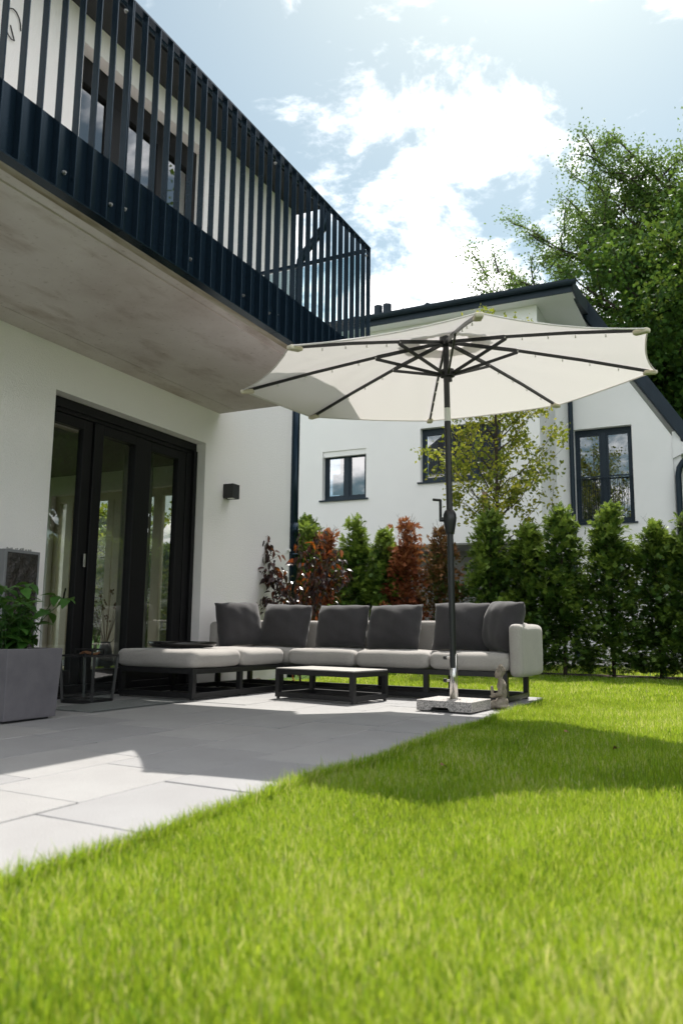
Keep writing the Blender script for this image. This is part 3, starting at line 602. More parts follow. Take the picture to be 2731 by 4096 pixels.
def canopy(r0, r1, NR, NT, lift, sag, cath):
    vs = []; fs = []
    for k in range(8):
        base = len(vs)
        for i in range(NR+1):
            s = i/NR; r = r0+(r1-r0)*s
            for j in range(NT+1):
                t = j/NT; pa = cp(r, ANG[k], lift); pb = cp(r, ANG[(k+1) % 8], lift)
                p = pa.lerp(pb, t); w_ = 4*t*(1-t)
                p += NN*(-sag*w_*(r/RR)**1.2)
                if cath: p = p+(HC-NN*DR*.9-p)*(cath*w_*s**6)
                p += NN*(.0035*math.sin(14*t+9*s+k*2.1)*w_)
                vs.append(p)
        for i in range(NR):
            for j in range(NT): a = base+i*(NT+1)+j; fs.append((a, a+1, a+NT+2, a+NT+1))
    m = MB(); m.add(vs, fs); me = m.mesh('canopy', True)
    bm = bmesh.new(); bm.from_mesh(me); bmesh.ops.remove_doubles(bm, verts=bm.verts, dist=.0006); bm.to_mesh(me); bm.free()
    for p in me.polygons: p.use_smooth = True
    return me
me = canopy(.20, RR, 16, 12, 0, .020, .026); me.materials.append(M['canopy']); cn = lk('canopy', me, par); cn.matrix_parent_inverse = pinv
me = canopy(.02, .36, 5, 8, .045, .006, 0); me.materials.append(M['canopy']); o = lk('vent_cap', me, par); o.matrix_parent_inverse = pinv
m = MB()   # hem band along the rim
for k in range(8):
    P_ = []
    for j in range(13):
        t = j/12; p = cp(RR, ANG[k]).lerp(cp(RR, ANG[(k+1) % 8]), t); w_ = 4*t*(1-t); p += NN*(-.020*w_); p = p+(HC-NN*DR*.9-p)*(.026*w_); P_.append(p-NN*.004)
    m.tube(P_, .0055, 5)
pp(m, 'rim_hem', M['canopy'], par=cn)
# ------------------------------------------------------------------ stone figure
def ell(c, r, rot=(0, 0, 0), n=12):
    m_ = Matrix.Translation(c) @ Matrix.Rotation(rot[2], 4, 'Z') @ Matrix.Rotation(rot[1], 4, 'Y') @ Matrix.Rotation(rot[0], 4, 'X')
    vs = []; fs = []
    for i in range(n+1):
        ph = PI*i/n
        for k in range(n*2): t = PI*k/n; vs.append(m_ @ Vector((r[0]*math.sin(ph)*math.cos(t), r[1]*math.sin(ph)*math.sin(t), r[2]*math.cos(ph))))
    for i in range(n):
        for k in range(n*2): fs.append((i*2*n+k, (i+1)*2*n+k, (i+1)*2*n+(k+1) % (2*n), i*2*n+(k+1) % (2*n)))
    return vs, fs
def limb(m, a, b, ra, rb, n=7):
    a = Vector(a); b = Vector(b)
    for i in range(n+1): r = ra+(rb-ra)*i/n; m.add(*ell(a.lerp(b, i/n), (r, r, r), n=6))
st = thing('seated_statue', 'weathered stone statue of a seated meditating figure beside the granite parasol base', 'statue', (-1.592, 5.86, 0), rad(6))
# faces -x
m = MB()
m.add(*ell((0, 0, .022), (.066, .085, .022))); m.add(*ell((.012, 0, .05), (.048, .062, .04)))
m.add(*ell((.016, 0, .115), (.034, .046, .06))); m.add(*ell((.012, 0, .165), (.034, .056, .04))); m.add(*ell((.010, 0, .195), (.024, .05, .022)))
limb(m, (.01, .045, .045), (-.055, .07, .028), .03, .026); limb(m, (.01, -.045, .045), (-.055, -.07, .028), .03, .026)
limb(m, (-.05, .07, .03), (-.06, -.03, .03), .024, .018); limb(m, (-.05, -.07, .03), (-.055, .03, .042), .024, .018)
limb(m, (.014, .056, .182), (.012, .072, .115), .020, .017); limb(m, (.012, .072, .115), (-.045, .03, .088), .016, .012)
limb(m, (.014, -.056, .182), (.012, -.074, .115), .020, .018); limb(m, (.012, -.074, .115), (-.05, -.042, .092), .017, .013)
limb(m, (-.048, -.042, .095), (-.052, -.036, .155), .013, .012)
for i in range(4): limb(m, (-.05, -.052+i*.010, .135), (-.054, -.052+i*.010, .163-abs(i-1.5)*.004), .0055, .0042, 5)
limb(m, (-.05, -.028, .13), (-.058, -.02, .15), .006, .005, 4)
m.add(*ell((-.05, .02, .085), (.022, .02, .008))); limb(m, (-.05, .02, .088), (-.072, .0, .088), .008, .006)
limb(m, (.008, 0, .195), (.004, 0, .225), .020, .018)
m.add(*ell((-.002, 0, .253), (.031, .027, .034))); m.add(*ell((.008, 0, .268), (.034, .031, .032))); m.add(*ell((.008, 0, .304), (.018, .018, .014)))
m.add(*ell((-.033, 0, .250), (.006, .006, .012), (0, .3, 0))); m.add(*ell((-.029, 0, .236), (.006, .010, .004))); m.add(*ell((-.026, 0, .226), (.010, .012, .009)))
for s in (-1, 1):
    m.add(*ell((-.027, s*.012, .258), (.006, .009, .005))); m.add(*ell((.006, s*.031, .246), (.008, .005, .022)))
b_ = m.build('body', M['statue'], st, smooth=True); md = b_.modifiers.new('remesh', 'REMESH'); md.mode = 'VOXEL'; md.voxel_size = .0032; md.use_smooth_shade = True
sm = b_.modifiers.new('soft', 'SMOOTH'); sm.iterations = 3; sm.factor = .5
m = MB()
for i in range(7):
    el_ = .15+i*.23; nn = max(3, int(13*math.cos(el_)))
    for k in range(nn):
        t = 2*PI*k/nn+i*.4; d = Vector((math.cos(t)*math.cos(el_), math.sin(t)*math.cos(el_), math.sin(el_)))
        if d.x < -.55 and el_ < .5: continue
        m.add(*ell(Vector((.008, 0, .268))+Vector((d.x*.034, d.y*.031, d.z*.032)), (.0058,)*3, n=4))
for i in range(3):
    for k in range(7-2*i):
        t = 2*PI*k/(7-2*i); m.add(*ell((.008+.017*math.cos(t)*(1-i*.3), .017*math.sin(t)*(1-i*.3), .302+i*.008), (.005,)*3, n=4))
m.build('hair_curls', M['statue'], st, smooth=True)
# ------------------------------------------------------------------ lantern
ln = thing('lantern', 'empty glass lantern with a black frame between planter and sofa', 'lantern', (-4.425, 4.66, 0), rad(8))
b0, b1, zt = .128, .150, .345
m = MB(); corners = [(-1, -1), (1, -1), (1, 1), (-1, 1)]
for i in range(4):
    a = corners[i]; b = corners[(i+1) % 4]
    m.bar((a[0]*b0, a[1]*b0, .012), (b[0]*b0, b[1]*b0, .012), .02, .024); m.bar((a[0]*b1, a[1]*b1, zt), (b[0]*b1, b[1]*b1, zt), .018, .014); m.bar((a[0]*b0, a[1]*b0, .012), (a[0]*b1, a[1]*b1, zt), .019, .019)
    m.bar((a[0]*.075, a[1]*.075, zt), (a[0]*.075, a[1]*.075, zt+.045), .01, .01); m.bar((a[0]*.075, a[1]*.075, zt+.045), (b[0]*.075, b[1]*.075, zt+.045), .01, .01)
    m.bar((a[0]*b1, a[1]*b1, zt), (a[0]*.075, a[1]*.075, zt+.001), .01, .01)
m.build('lantern_frame', M['frame_black'], ln)
m = MB(); m.box((-b0, -b0, .004), (b0, b0, .01)); m.build('base_plate', M['frame_black'], ln)
for i in range(4):
    a = corners[i]; b = corners[(i+1) % 4]; m = MB(); e = .985
    m.add([(a[0]*b0*e, a[1]*b0*e, .02), (b[0]*b0*e, b[1]*b0*e, .02), (b[0]*b1*e, b[1]*b1*e, zt-.006), (a[0]*b1*e, a[1]*b1*e, zt-.006)], [(0, 1, 2, 3)]); m.build('pane', M['glass_thin'], ln)
m = MB(); m.tube([(.06*math.cos(t)*1.2, .06*math.sin(t), zt+.018+.006*math.sin(3*t)) for t in [i*.35 for i in range(19)]], .009, 7); m.build('carry_strap', M['tanrope'], ln, smooth=True)
# ------------------------------------------------------------------ planter and herb
pl = thing('planter', 'square grey fibre cement planter standing on the patio', 'planter', (-3.995, 3.54, 0), 0)
m = MB(); h0, h1, hh = .197, .212, .425; tk = .02
vs = []
for r_, z_ in ((h0, .012), (h1, hh), (h1-tk, hh), (h1-tk-.004, hh-.05)):
    vs += [(-r_, -r_, z_), (r_, -r_, z_), (r_, r_, z_), (-r_, r_, z_)]
fs = [(3, 2, 1, 0)]
for L_ in range(3):
    for k in range(4): fs.append((L_*4+k, L_*4+(k+1) % 4, L_*4+4+(k+1) % 4, L_*4+4+k))
m.add(vs, fs); m.build('planter_body', M['planter'], pl, bevel=.005)
m = MB(); m.box((-h0+.03, -h0+.03, 0), (h0-.03, h0-.03, .012)); m.build('feet', M['plastic'], pl)
m = MB(); m.box((-h1+tk+.002, -h1+tk+.002, hh-.06), (h1-tk-.002, h1-tk-.002, hh-.03)); m.build('soil', M['soil'], pl)
def leaf_mesh(L, Wd, curl, fold, seed, serr=0, n=7):
    R = random.Random(seed); vs = []; fs = []
    for i in range(n+1):
        t = i/n; w_ = Wd*(math.sin(PI*t**.8)**.9)*(1-.15*t) if 0 < i < n else .001
        if serr and i % 2: w_ *= 1-serr
        x = L*t; z = -curl*t*t*L
        vs += [(x, -w_, z+fold*w_), (x, 0, z), (x, w_, z+fold*w_)]
    for i in range(n):
        for k in range(2): a = i*3+k; fs.append((a, a+3, a+4, a+1))
    me = bpy.data.meshes.new('leaf'); me.from_pydata(vs, [], fs); me.update()
    a = me.attributes.new('tint', 'FLOAT', 'POINT'); a.data.foreach_set('value', [R.uniform(.0, 1)]*len(vs))
    for p in me.polygons: p.use_smooth = True
    return me
herb = thing('herb_plant', 'leafy green herb growing out of the grey planter', 'plant', (-3.995, 3.54, hh-.03))
lms = [leaf_mesh(.122, .041, .35, .25, i, .12, 9) for i in range(5)]
for q_ in lms: q_.materials.append(M['mint'])
R = random.Random(3); nl = 0
stems = MB()
for s in range(22):
    a = R.uniform(0, 2*PI); r_ = R.uniform(0, .13); lean = R.uniform(.05, .55); hgt = R.uniform(.14, .40)
    if s == 0: a, r_, lean, hgt = 0.3, .05, .10, .42
    if s == 1: a, r_, lean, hgt = .35, .09, .75, .33
    if s == 2: a, r_, lean, hgt = 3.9, .06, .35, .40
    b0_ = Vector((r_*math.cos(a), r_*math.sin(a), 0)); P_ = [b0_+Vector((math.cos(a)*lean*hgt*t*t, math.sin(a)*lean*hgt*t*t, hgt*t)) for t in (0, .25, .5, .75, 1)]
    stems.tube(P_, [.004, .0035, .003, .0025, .002], 5)
    for i in range(1, 5):
        for k in range(2 if i < 4 else 4):
            o = lk('leaf', lms[R.randrange(5)], herb); sc = R.uniform(.65, 1.1)*(.8 if i == 4 else 1)
            o.location = P_[i]; o.scale = (sc, sc, sc); o.rotation_euler = (R.uniform(-.3, .3), R.uniform(-.5, .45), a+i*PI/2+k*PI*(1 if i < 4 else .5)+R.uniform(-.4, .4)); nl += 1
stems.build('stems', M['mint'], herb)
# water column
wc = thing('water_column', 'tall dark stone water column with rippled wet face by the house wall', 'fountain', (-4.62, 4.05, 0))
m = MB(); m.box((-.14, -.16, 0), (.105, .15, 1.09)); m.build('column', M['greyside'], wc, bevel=.004)
vs = []; fs = []; NY, NZ = 26, 80; R = random.Random(9)
for i in range(NY+1):
    for k in range(NZ+1):
        y_ = -.14+.27*i/NY; z_ = .02+1.05*k/NZ; e = min(1, i, NY-i, k, NZ-k)
        vs.append((.107+(.004+R.uniform(0, .007)+.004*math.sin(y_*60+math.sin(z_*23)*2))*e, y_, z_))
for i in range(NY):
    for k in range(NZ): a = i*(NZ+1)+k; fs.append((a, a+NZ+1, a+NZ+2, a+1))
m = MB(); m.add(vs, fs); m.build('wet_stone_face', M['wet'], wc, smooth=True)
m = MB()
for i in range(16): y_ = -.13+.016*i; m.add(*ell((R.uniform(.03, .10), y_, 1.092+R.uniform(0, .006)), (.008, .007, R.uniform(.006, .013)), n=4))
m.build('water_spouts', M['bolt'], wc, smooth=True)
# woven mat
m = MB(); m.box((-4.26, 4.08, .002), (-3.83, 5.10, .009)); o = m.build('floor_mat', M['grate']); tag(o, 'thin grey woven mat lying on the pavers in front of the sofa chaise', 'mat')
# pebbles at the wall foot
for i in range(5):
    m = MB(); r_ = rnd.uniform(.02, .032); m.add(*ell((0, 0, r_*.7), (r_*1.2, r_, r_*.75), (rnd.uniform(-.2, .2), rnd.uniform(-.2, .2), rnd.uniform(0, 3)), n=7)); o = m.build('pebble', M['pebble'], smooth=True)
    o.location = (-4.70+rnd.uniform(-.03, .05), 7.20+i*.075+rnd.uniform(-.01, .01), -.004); tag(o, 'rounded brown pebble lying at the foot of the white wall', 'pebble', 'pebbles at the wall foot')
for x, y, rz in ((-.90, 4.62, .4), (-.55, 4.1, 2.0), (-1.12, 3.2, 1.1)):
    lm_ = leaf_mesh(.035, .012, .8, .5, 3, 0, 5); lm_.materials.append(M['tanrope']); o = lk('fallen_leaf', lm_); o.location = (x, y, .012); o.rotation_euler = (.4, -.3, rz); tag(o, 'small dry brown leaf lying in the lawn grass', 'leaf', 'dry leaves on the lawn')
# vase with dried stems inside the room
vz = thing('dried_flowers', 'vase of dried flower stems standing inside the terrace door', 'flowers', (-5.55, 6.05, .06))
m = MB(); m.lathe([(0, 0), (.07, 0), (.09, .12), (.06, .3), (.045, .34), (.05, .36)], 18); m.build('vase', M['greyside'], vz, smooth=True)
m = MB(); R = random.Random(5)
for i in range(12):
    a = R.uniform(0, 6.28); s_ = R.uniform(.08, .25); h_ = R.uniform(.55, .95); top = Vector((math.cos(a)*s_, math.sin(a)*s_, h_)); m.tube([(0, 0, .3), (math.cos(a)*s_*.4, math.sin(a)*s_*.4, h_*.65), top], .003, 4)
    for k in range(6): m.add(*ell(top+Vector((R.uniform(-.03, .03), R.uniform(-.03, .03), R.uniform(-.05, .03))), (.009, .009, .012), n=4))
m.build('dried_stems', M['wood'], vz)

# ------------------------------------------------------------------ foliage helpers
def rand_frames(n, R, upbias=0.0):
    d = R.normal(size=(n, 3)); d[:, 2] += upbias; d /= np.linalg.norm(d, axis=1)[:, None]
    e = R.normal(size=(n, 3)); e -= (e*d).sum(1)[:, None]*d; e /= np.linalg.norm(e, axis=1)[:, None]
    return d, e
def leaves_mesh(name, P, size, R, tint, wid=.42, upbias=0.0, dirs=None, droop=0.0):
    """one folded leaf (two triangles pairs) at every point"""
    n = len(P); d, e = rand_frames(n, R, upbias)
    if dirs is not None:
        d = dirs; e = R.normal(size=(n, 3)); e -= (e*d).sum(1)[:, None]*d; e /= np.linalg.norm(e, axis=1)[:, None]
    nn = np.cross(d, e); L = size[:, None]
    V = np.empty((n, 4, 3)); V[:, 0] = P; V[:, 1] = P+d*L*.5+e*L*wid+nn*L*.10; V[:, 3] = P+d*L*.5-e*L*wid+nn*L*.10; V[:, 2] = P+d*L-nn*L*droop
    T_ = np.array([[0, 1, 2], [0, 2, 3]])[None]+4*np.arange(n)[:, None, None]
    return npmesh(name, V.reshape(-1, 3), T_.reshape(-1, 3), np.repeat(tint, 4))
# ------------------------------------------------------------------ lawn
def blades(n, xr, yr, R, hmin, hmax, wd, keep):
    x = R.uniform(*xr, n); y = R.uniform(*yr, n); k = keep(x, y); x, y = x[k], y[k]; n = len(x)
    # uneven growth: tufts and thin spots
    f = np.sin(x*5.1+1.3*np.sin(y*3.7))*np.sin(y*4.3+1.1*np.sin(x*6.2))
    h = R.uniform(hmin, hmax, n)*(1+.22*f)*np.where(R.random(n) < .06, 1.35, 1); w = wd*R.uniform(.7, 1.25, n)
    a = R.uniform(0, 2*PI, n); b = R.uniform(0, 2*PI, n); ln_ = np.abs(R.normal(.35, .28, n))
    dx, dy = np.cos(a)*w/2, np.sin(a)*w/2; ox, oy = np.cos(b)*ln_*h, np.sin(b)*ln_*h
    V = np.empty((n, 5, 3)); z0 = np.full(n, -.055)
    V[:, 0] = np.stack([x-dx, y-dy, z0], 1); V[:, 1] = np.stack([x+dx, y+dy, z0], 1)
    V[:, 2] = np.stack([x+dx*.85+ox*.35, y+dy*.85+oy*.35, h*.6-.035], 1); V[:, 3] = np.stack([x-dx*.85+ox*.35, y-dy*.85+oy*.35, h*.6-.035], 1)
    V[:, 4] = np.stack([x+ox, y+oy, h*(1-.25*np.minimum(ln_, 1.2))-.03], 1)
    T_ = np.array([[0, 1, 2], [0, 2, 3], [3, 2, 4]])[None]+5*np.arange(n)[:, None, None]
    t = np.clip(R.normal(.45, .27, n)+.16*f+.10*np.sin(x*1.9+2*np.sin(y*1.3))+np.where(R.random(n) < .06, .6, 0), 0, 1)
    return V.reshape(-1, 3), T_.reshape(-1, 3), np.repeat(t, 5)
R_ = np.random.default_rng(5)
def kp(x, y): return ((x > -1.485) | (y > 7.14)) & (y < 11.05+.05*np.sin(x*2.3)) & (x < 1.6) & ~((x < -4.55) & (y < 8.4))
zones = [(170000, (-1.50, .55), (.75, 3.0), .026, .046, .0026), (36000, (.55, 1.6), (.4, 3.2), .026, .046, .0034), (115000, (-1.50, .75), (3.0, 7.14), .026, .045, .0032), (80000, (-4.6, .9), (7.14, 11.1), .025, .046, .0052)]
Vs, Ts, Cs, off = [], [], [], 0
for n_, xr, yr, h0_, h1_, wd_ in zones:
    v, t, c = blades(n_, xr, yr, R_, h0_, h1_, wd_, kp); Vs.append(v); Ts.append(t+off); Cs.append(c); off += len(v)
ex = R_.uniform(.75, 7.1, 2600)   # fringe leaning over the paver edge
v, t, c = blades(17000, (-1.485, -1.44), (.7, 7.12), R_, .035, .075, .0028, lambda x, y: x > -1.60); Vs.append(v); Ts.append(t+off); Cs.append(c); off += len(v)
v, t, c = blades(20000, (.5, 5.5), (.3, 11), R_, .025, .05, .006, lambda x, y: x > .55); Vs.append(v); Ts.append(t+off); Cs.append(c); off += len(v)
v, t, c = blades(14000, (-9, 2), (11.6, 15.4), R_, .03, .06, .008, lambda x, y: y > 11.6); Vs.append(v); Ts.append(t+off); Cs.append(c)
me = npmesh('lawn_grass', np.concatenate(Vs), np.concatenate(Ts), np.concatenate(Cs)); me.materials.append(M['grass'])
tag(lk('lawn_grass', me), 'short bright green lawn grass beside the patio', 'grass', kind='stuff')
# ------------------------------------------------------------------ thuja hedge
def thuja_mesh(seed, H, RB, nf, bare=0.0, thin=1.0):
    R = np.random.default_rng(seed); V = []; T_ = []; C = []
    nc = int(nf/30); u = R.random(nc)**1.2; zc = .08+u*(H*.97-.08); sc_ = zc/H
    pc = RB*1.24*np.minimum(1, .72+sc_*1.6)*(1-sc_**1.6)+.015; ac = R.uniform(0, 2*PI, nc); lob = 1+.18*np.sin(3*ac+zc*5+seed)+.14*np.sin(5*ac-zc*7)
    rc = pc*lob*R.uniform(.45, 1.0, nc)**.5; cc = np.stack([rc*np.cos(ac), rc*np.sin(ac), zc], 1); tc_ = R.normal(0, .13, nc)
    ci = R.integers(0, nc, int(nf*1.12)); n = len(ci); inner = np.arange(n) > nf*.80; a = ac[ci]; z = zc[ci]; s = sc_[ci]
    out = np.stack([np.cos(a), np.sin(a), np.zeros(n)], 1)
    c = cc[ci]+R.normal(0, 1, (n, 3))*np.array([.042, .042, .05])+out*R.uniform(-.10, .06, n)[:, None]; k_ = np.where(inner, R.uniform(.1, .75, n), 1.0); c[:, 0] *= k_; c[:, 1] *= k_; c[:, 2] = np.where(inner, R.uniform(.18, .80, n)*H, c[:, 2]); c[:, 2] = np.clip(c[:, 2], .05, H)
    rr = np.hypot(c[:, 0], c[:, 1]); prof = pc[ci]*lob[ci]
    d = out*R.uniform(.2, .9, n)[:, None]+np.array([0, 0, 1])*R.uniform(-.15, 1.1, n)[:, None]*(.45+.9*s[:, None])+R.normal(0, .25, (n, 3)); d /= np.linalg.norm(d, axis=1)[:, None]
    e = np.cross(d, R.normal(0, .35, (n, 3))+np.array([0, 0, .9])); e /= np.linalg.norm(e, axis=1)[:, None]
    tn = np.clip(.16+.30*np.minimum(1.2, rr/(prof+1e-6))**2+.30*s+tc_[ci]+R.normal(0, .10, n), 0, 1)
    L = R.uniform(.05, .115, n)*thin*(1+.4*s)
    # each spray: a spine with three pairs of leaflets and a tip
    offs = [(0, 0, 1.0, 0.0, .10)]+[(t_, sg, .58*(1.05-t_), sg, .13) for t_ in (.15, .40, .65) for sg in (-1, 1)]
    k = 0
    for t_, sg, l_, sgn, wf in offs:
        base = c+d*(L*t_)[:, None]; dd = d+e*sgn*.85; dd = dd/np.linalg.norm(dd, axis=1)[:, None]; nn = np.cross(d, e); wv = np.cross(dd, nn)
        ll = (L*l_)[:, None]; q = np.empty((n, 4, 3)); q[:, 0] = base; q[:, 1] = base+dd*ll*.5+wv*ll*wf*1.3; q[:, 2] = base+dd*ll-np.array([0, 0, 1])*ll*.15; q[:, 3] = base+dd*ll*.5-wv*ll*wf*1.3
        V.append(q.reshape(-1, 3)); T_.append(np.array([[0, 1, 2], [0, 2, 3]]).reshape(1, 2, 3).repeat(n, 0).reshape(-1, 3)+np.repeat(4*np.arange(n), 2)[:, None]+k); C.append(np.repeat(np.clip(tn+.1*abs(sgn), 0, 1), 4)); k += 4*n
    return npmesh('foliage', np.concatenate(V), np.concatenate(T_), np.concatenate(C))
def thuja_wood(seed, H, RB, bare):
    R = random.Random(seed); m = MB(); m.tube([(0, 0, -.03), (.01, 0, H*.4), (-.01, .01, H*.8), (0, 0, H*.97)], [.028, .02, .011, .003], 7)
    for i in range(26):
        z = R.uniform(.15, .9)*H; a = R.uniform(0, 6.28); l = RB*.8*(1-z/H*.7); m.tube([(0, 0, z), (math.cos(a)*l*.6, math.sin(a)*l*.6, z+.10), (math.cos(a)*l, math.sin(a)*l, z+.26*(1-.3*z/H))], [.007, .005, .002], 4, cap=False)
    for i in range(int(bare)):   # bare leaders at the top
        z = R.uniform(.70, .97)*H; a = R.uniform(0, 6.28); l = R.uniform(.08, .22); p = Vector((math.cos(a)*.05, math.sin(a)*.05, z)); q = p+Vector((math.cos(a)*l*.6, math.sin(a)*l*.6, l)); m.tube([p, (p+q)/2+Vector((0, 0, .02)), q], [.003, .002, .001], 3, cap=False)
        for k in range(3): b_ = p.lerp(q, .4+.2*k); m.tube([b_, b_+Vector((R.uniform(-.05, .05), R.uniform(-.05, .05), R.uniform(.03, .07)))], [.0015, .0008], 3, cap=False)
    return m
def thuja(x, y, H, RB, kind, label, seed, nf=1500, grp='conifers in the hedge'):
    t = thing('thuja', label, 'conifer', (x, y, 0), rnd.uniform(0, 6), grp)
    bare = {'thuja': 14, 'thuja_red': 60, 'thuja_mix': 45}[kind]
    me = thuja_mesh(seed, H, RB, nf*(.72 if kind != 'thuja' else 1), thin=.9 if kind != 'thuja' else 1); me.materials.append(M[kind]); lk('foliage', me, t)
    thuja_wood(seed, H, RB, bare).build('trunk', M['twig' if kind != 'thuja' else 'bark'], t)
    return t
HD = [(-6.30, 11.45, 2.25, .36, 'thuja', 'pale green thuja behind the purple shrub and downpipe'),
      (-5.80, 11.2, 2.12, .37, 'thuja_red', 'dead orange brown thuja directly behind the purple shrub'),
      (-5.31, 11.25, 2.28, .34, 'thuja', 'tall slim bright green thuja between two dead brown ones'),
      (-4.83, 11.3, 2.08, .36, 'thuja', 'shorter broad green thuja touching the rust red dead one'),
      (-4.42, 11.15, 2.22, .35, 'thuja_red', 'dead rust red thuja behind the fourth sofa pillow'),
      (-3.93, 11.3, 2.10, .37, 'thuja_mix', 'half dead thuja, brown and green mixed, between the rust red one and the green row'),
      (-3.17, 11.3, 2.28, .47, 'thuja', 'broad dense green thuja in front of the wooden tree stake'),
      (-2.64, 11.35, 2.06, .42, 'thuja', 'lower green thuja between two taller ones, next to the wooden stake'),
      (-2.15, 11.25, 2.30, .46, 'thuja', 'full green thuja in front of the neighbour downpipe'),
      (-1.52, 11.3, 2.28, .44, 'thuja', 'green thuja below the tall French window of the neighbour house'),
      (-.93, 11.3, 2.02, .44, 'thuja', 'green thuja in the hedge under the blank wall beside the French window'),
      (-.52, 11.2, 2.14, .40, 'thuja', 'green thuja in the hedge below the neighbour eaves downpipe')]
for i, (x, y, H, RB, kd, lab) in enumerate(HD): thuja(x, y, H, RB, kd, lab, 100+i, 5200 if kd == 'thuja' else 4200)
src = [o for o in bpy.data.objects if o.name.startswith('thuja')]
def copy_tree(o, parent=None):
    c = o.copy(); COL.objects.link(c); c.parent = parent
    for ch in o.children: copy_tree(ch, c)
    return c
base_ids = [bpy.data.objects['thuja.006'], bpy.data.objects['thuja.008'], bpy.data.objects['thuja.009'], bpy.data.objects['thuja.002']]
i = 0
for (x, y) in [(.08+.6*k, 11.3) for k in range(6)]+[(4.1, 10.6-.62*k) for k in range(13)]:
    c = copy_tree(base_ids[i % 4]); c.location = (x, y+rnd.uniform(-.06, .06), 0); c.rotation_euler.z = rnd.uniform(0, 6); c.scale = (1.05, 1.05, rnd.uniform(.92, 1.08))
    tag(c, 'green thuja of the side hedge running along the lawn opposite the house', 'conifer', 'side hedge conifers'); i += 1
for k in range(7):
    c = copy_tree(base_ids[k % 4]); c.location = (-6.95-.62*k, 12.6+rnd.uniform(-.1, .1), 0); c.rotation_euler.z = rnd.uniform(0, 6); c.scale = (1.1, 1.1, rnd.uniform(.95, 1.15))
    tag(c, 'green thuja behind the house, seen through the terrace door glass', 'conifer', 'conifers behind the house')
# ------------------------------------------------------------------ purple leaved shrub
sh = thing('purple_shrub', 'purple leaved shrub with orange backlit leaves at the white house corner', 'shrub', (-4.28, 7.72, 0))
lms = [leaf_mesh(.095, .026, c_, .35, i, 0, 5) for i, c_ in enumerate((.1, .5, .9, .3))]
for q_ in lms: q_.materials.append(M['plum'])
R = random.Random(21); m = MB(); tips = []
BR = [((-.02, 0, 0), (-.08, .02, .6), (-.12, .0, 1.0), (-.06, .02, 1.30), (-.02, 0, 1.60)), ((-.05, .01, .75), (-.22, -.02, 1.0), (-.40, 0, 1.25), (-.50, .01, 1.42), (-.55, 0, 1.62)), ((0, 0, .5), (.12, .02, .9), (.22, 0, 1.2), (.30, .02, 1.36), (.42, 0, 1.36)), ((.02, 0, .55), (.2, -.03, .85), (.32, 0, 1.1), (.42, 0, 1.25), (.50, 0, 1.12)), ((-.02, .0, .6), (-.18, .03, .85), (-.30, .0, 1.05), (-.42, -.02, 1.18), (-.5, 0, 1.12)), ((0, .02, .7), (.03, .1, 1.0), (.08, .12, 1.3), (.10, .1, 1.5), (.12, .1, 1.6)), ((0, -.02, .6), (.08, -.12, .8), (.16, -.16, 1.0), (.25, -.18, 1.1), (.3, -.2, 1.0)), ((0, -.02, .5), (-.1, -.1, .7), (-.2, -.14, .82), (-.32, -.15, .86), (-.42, -.15, .82))]
nl = 0
for b_ in BR:
    b_ = [Vector(p) for p in b_]; m.tube(b_, [.012, .009, .007, .005, .002], 6)
    for j in range(1, 5):
        for k in range(10 if j > 1 else 6):
            t = R.random(); p = b_[j-1].lerp(b_[j], t); a = R.uniform(0, 6.28); l = R.uniform(.02, .15 if j < 4 else .09); tip = p+Vector((math.cos(a)*l, math.sin(a)*l*.8, R.uniform(-.08, .07)))
            m.tube([p, tip], [.0025, .0012], 4, cap=False)
            o = lk('leaf', lms[R.randrange(4)], sh); sc = R.uniform(.7, 1.1); o.location = tip; o.scale = (sc, sc, sc); o.rotation_euler = (R.uniform(-.9, .9), R.uniform(-.1, 1.5), a+R.uniform(-.6, .6)); nl += 1
m.build('branches', M['twig'], sh)
ev, ef = [], []
for b_ in BR:
    b_ = [Vector(p) for p in b_]
    for j in range(1, 5):
        for k in range(16):
            p = b_[j-1].lerp(b_[j], R.random()); l = R.uniform(.02, .17 if j < 4 else .08); a = R.uniform(0, 6.28); tip = p+Vector((math.cos(a)*l, math.sin(a)*l*.8, R.uniform(-.1, .08))); mm = Matrix.Translation(tip) @ Matrix.Rotation(a+R.uniform(-.6, .6), 4, 'Z') @ Matrix.Rotation(R.uniform(-.1, 1.5), 4, 'Y') @ Matrix.Rotation(R.uniform(-.9, .9), 4, 'X') @ Matrix.Scale(R.uniform(.55, .95), 4)
            me_ = lms[R.randrange(4)]; o_ = len(ev); ev += [mm @ v_.co for v_ in me_.vertices]; ef += [tuple(i_+o_ for i_ in p_.vertices) for p_ in me_.polygons]
me_ = bpy.data.meshes.new('small_leaves'); me_.from_pydata([tuple(v_) for v_ in ev], [], ef); me_.update(); me_.materials.append(M['plum_dark']); o = lk('small_leaves', me_, sh); o['kind'] = 'stuff'
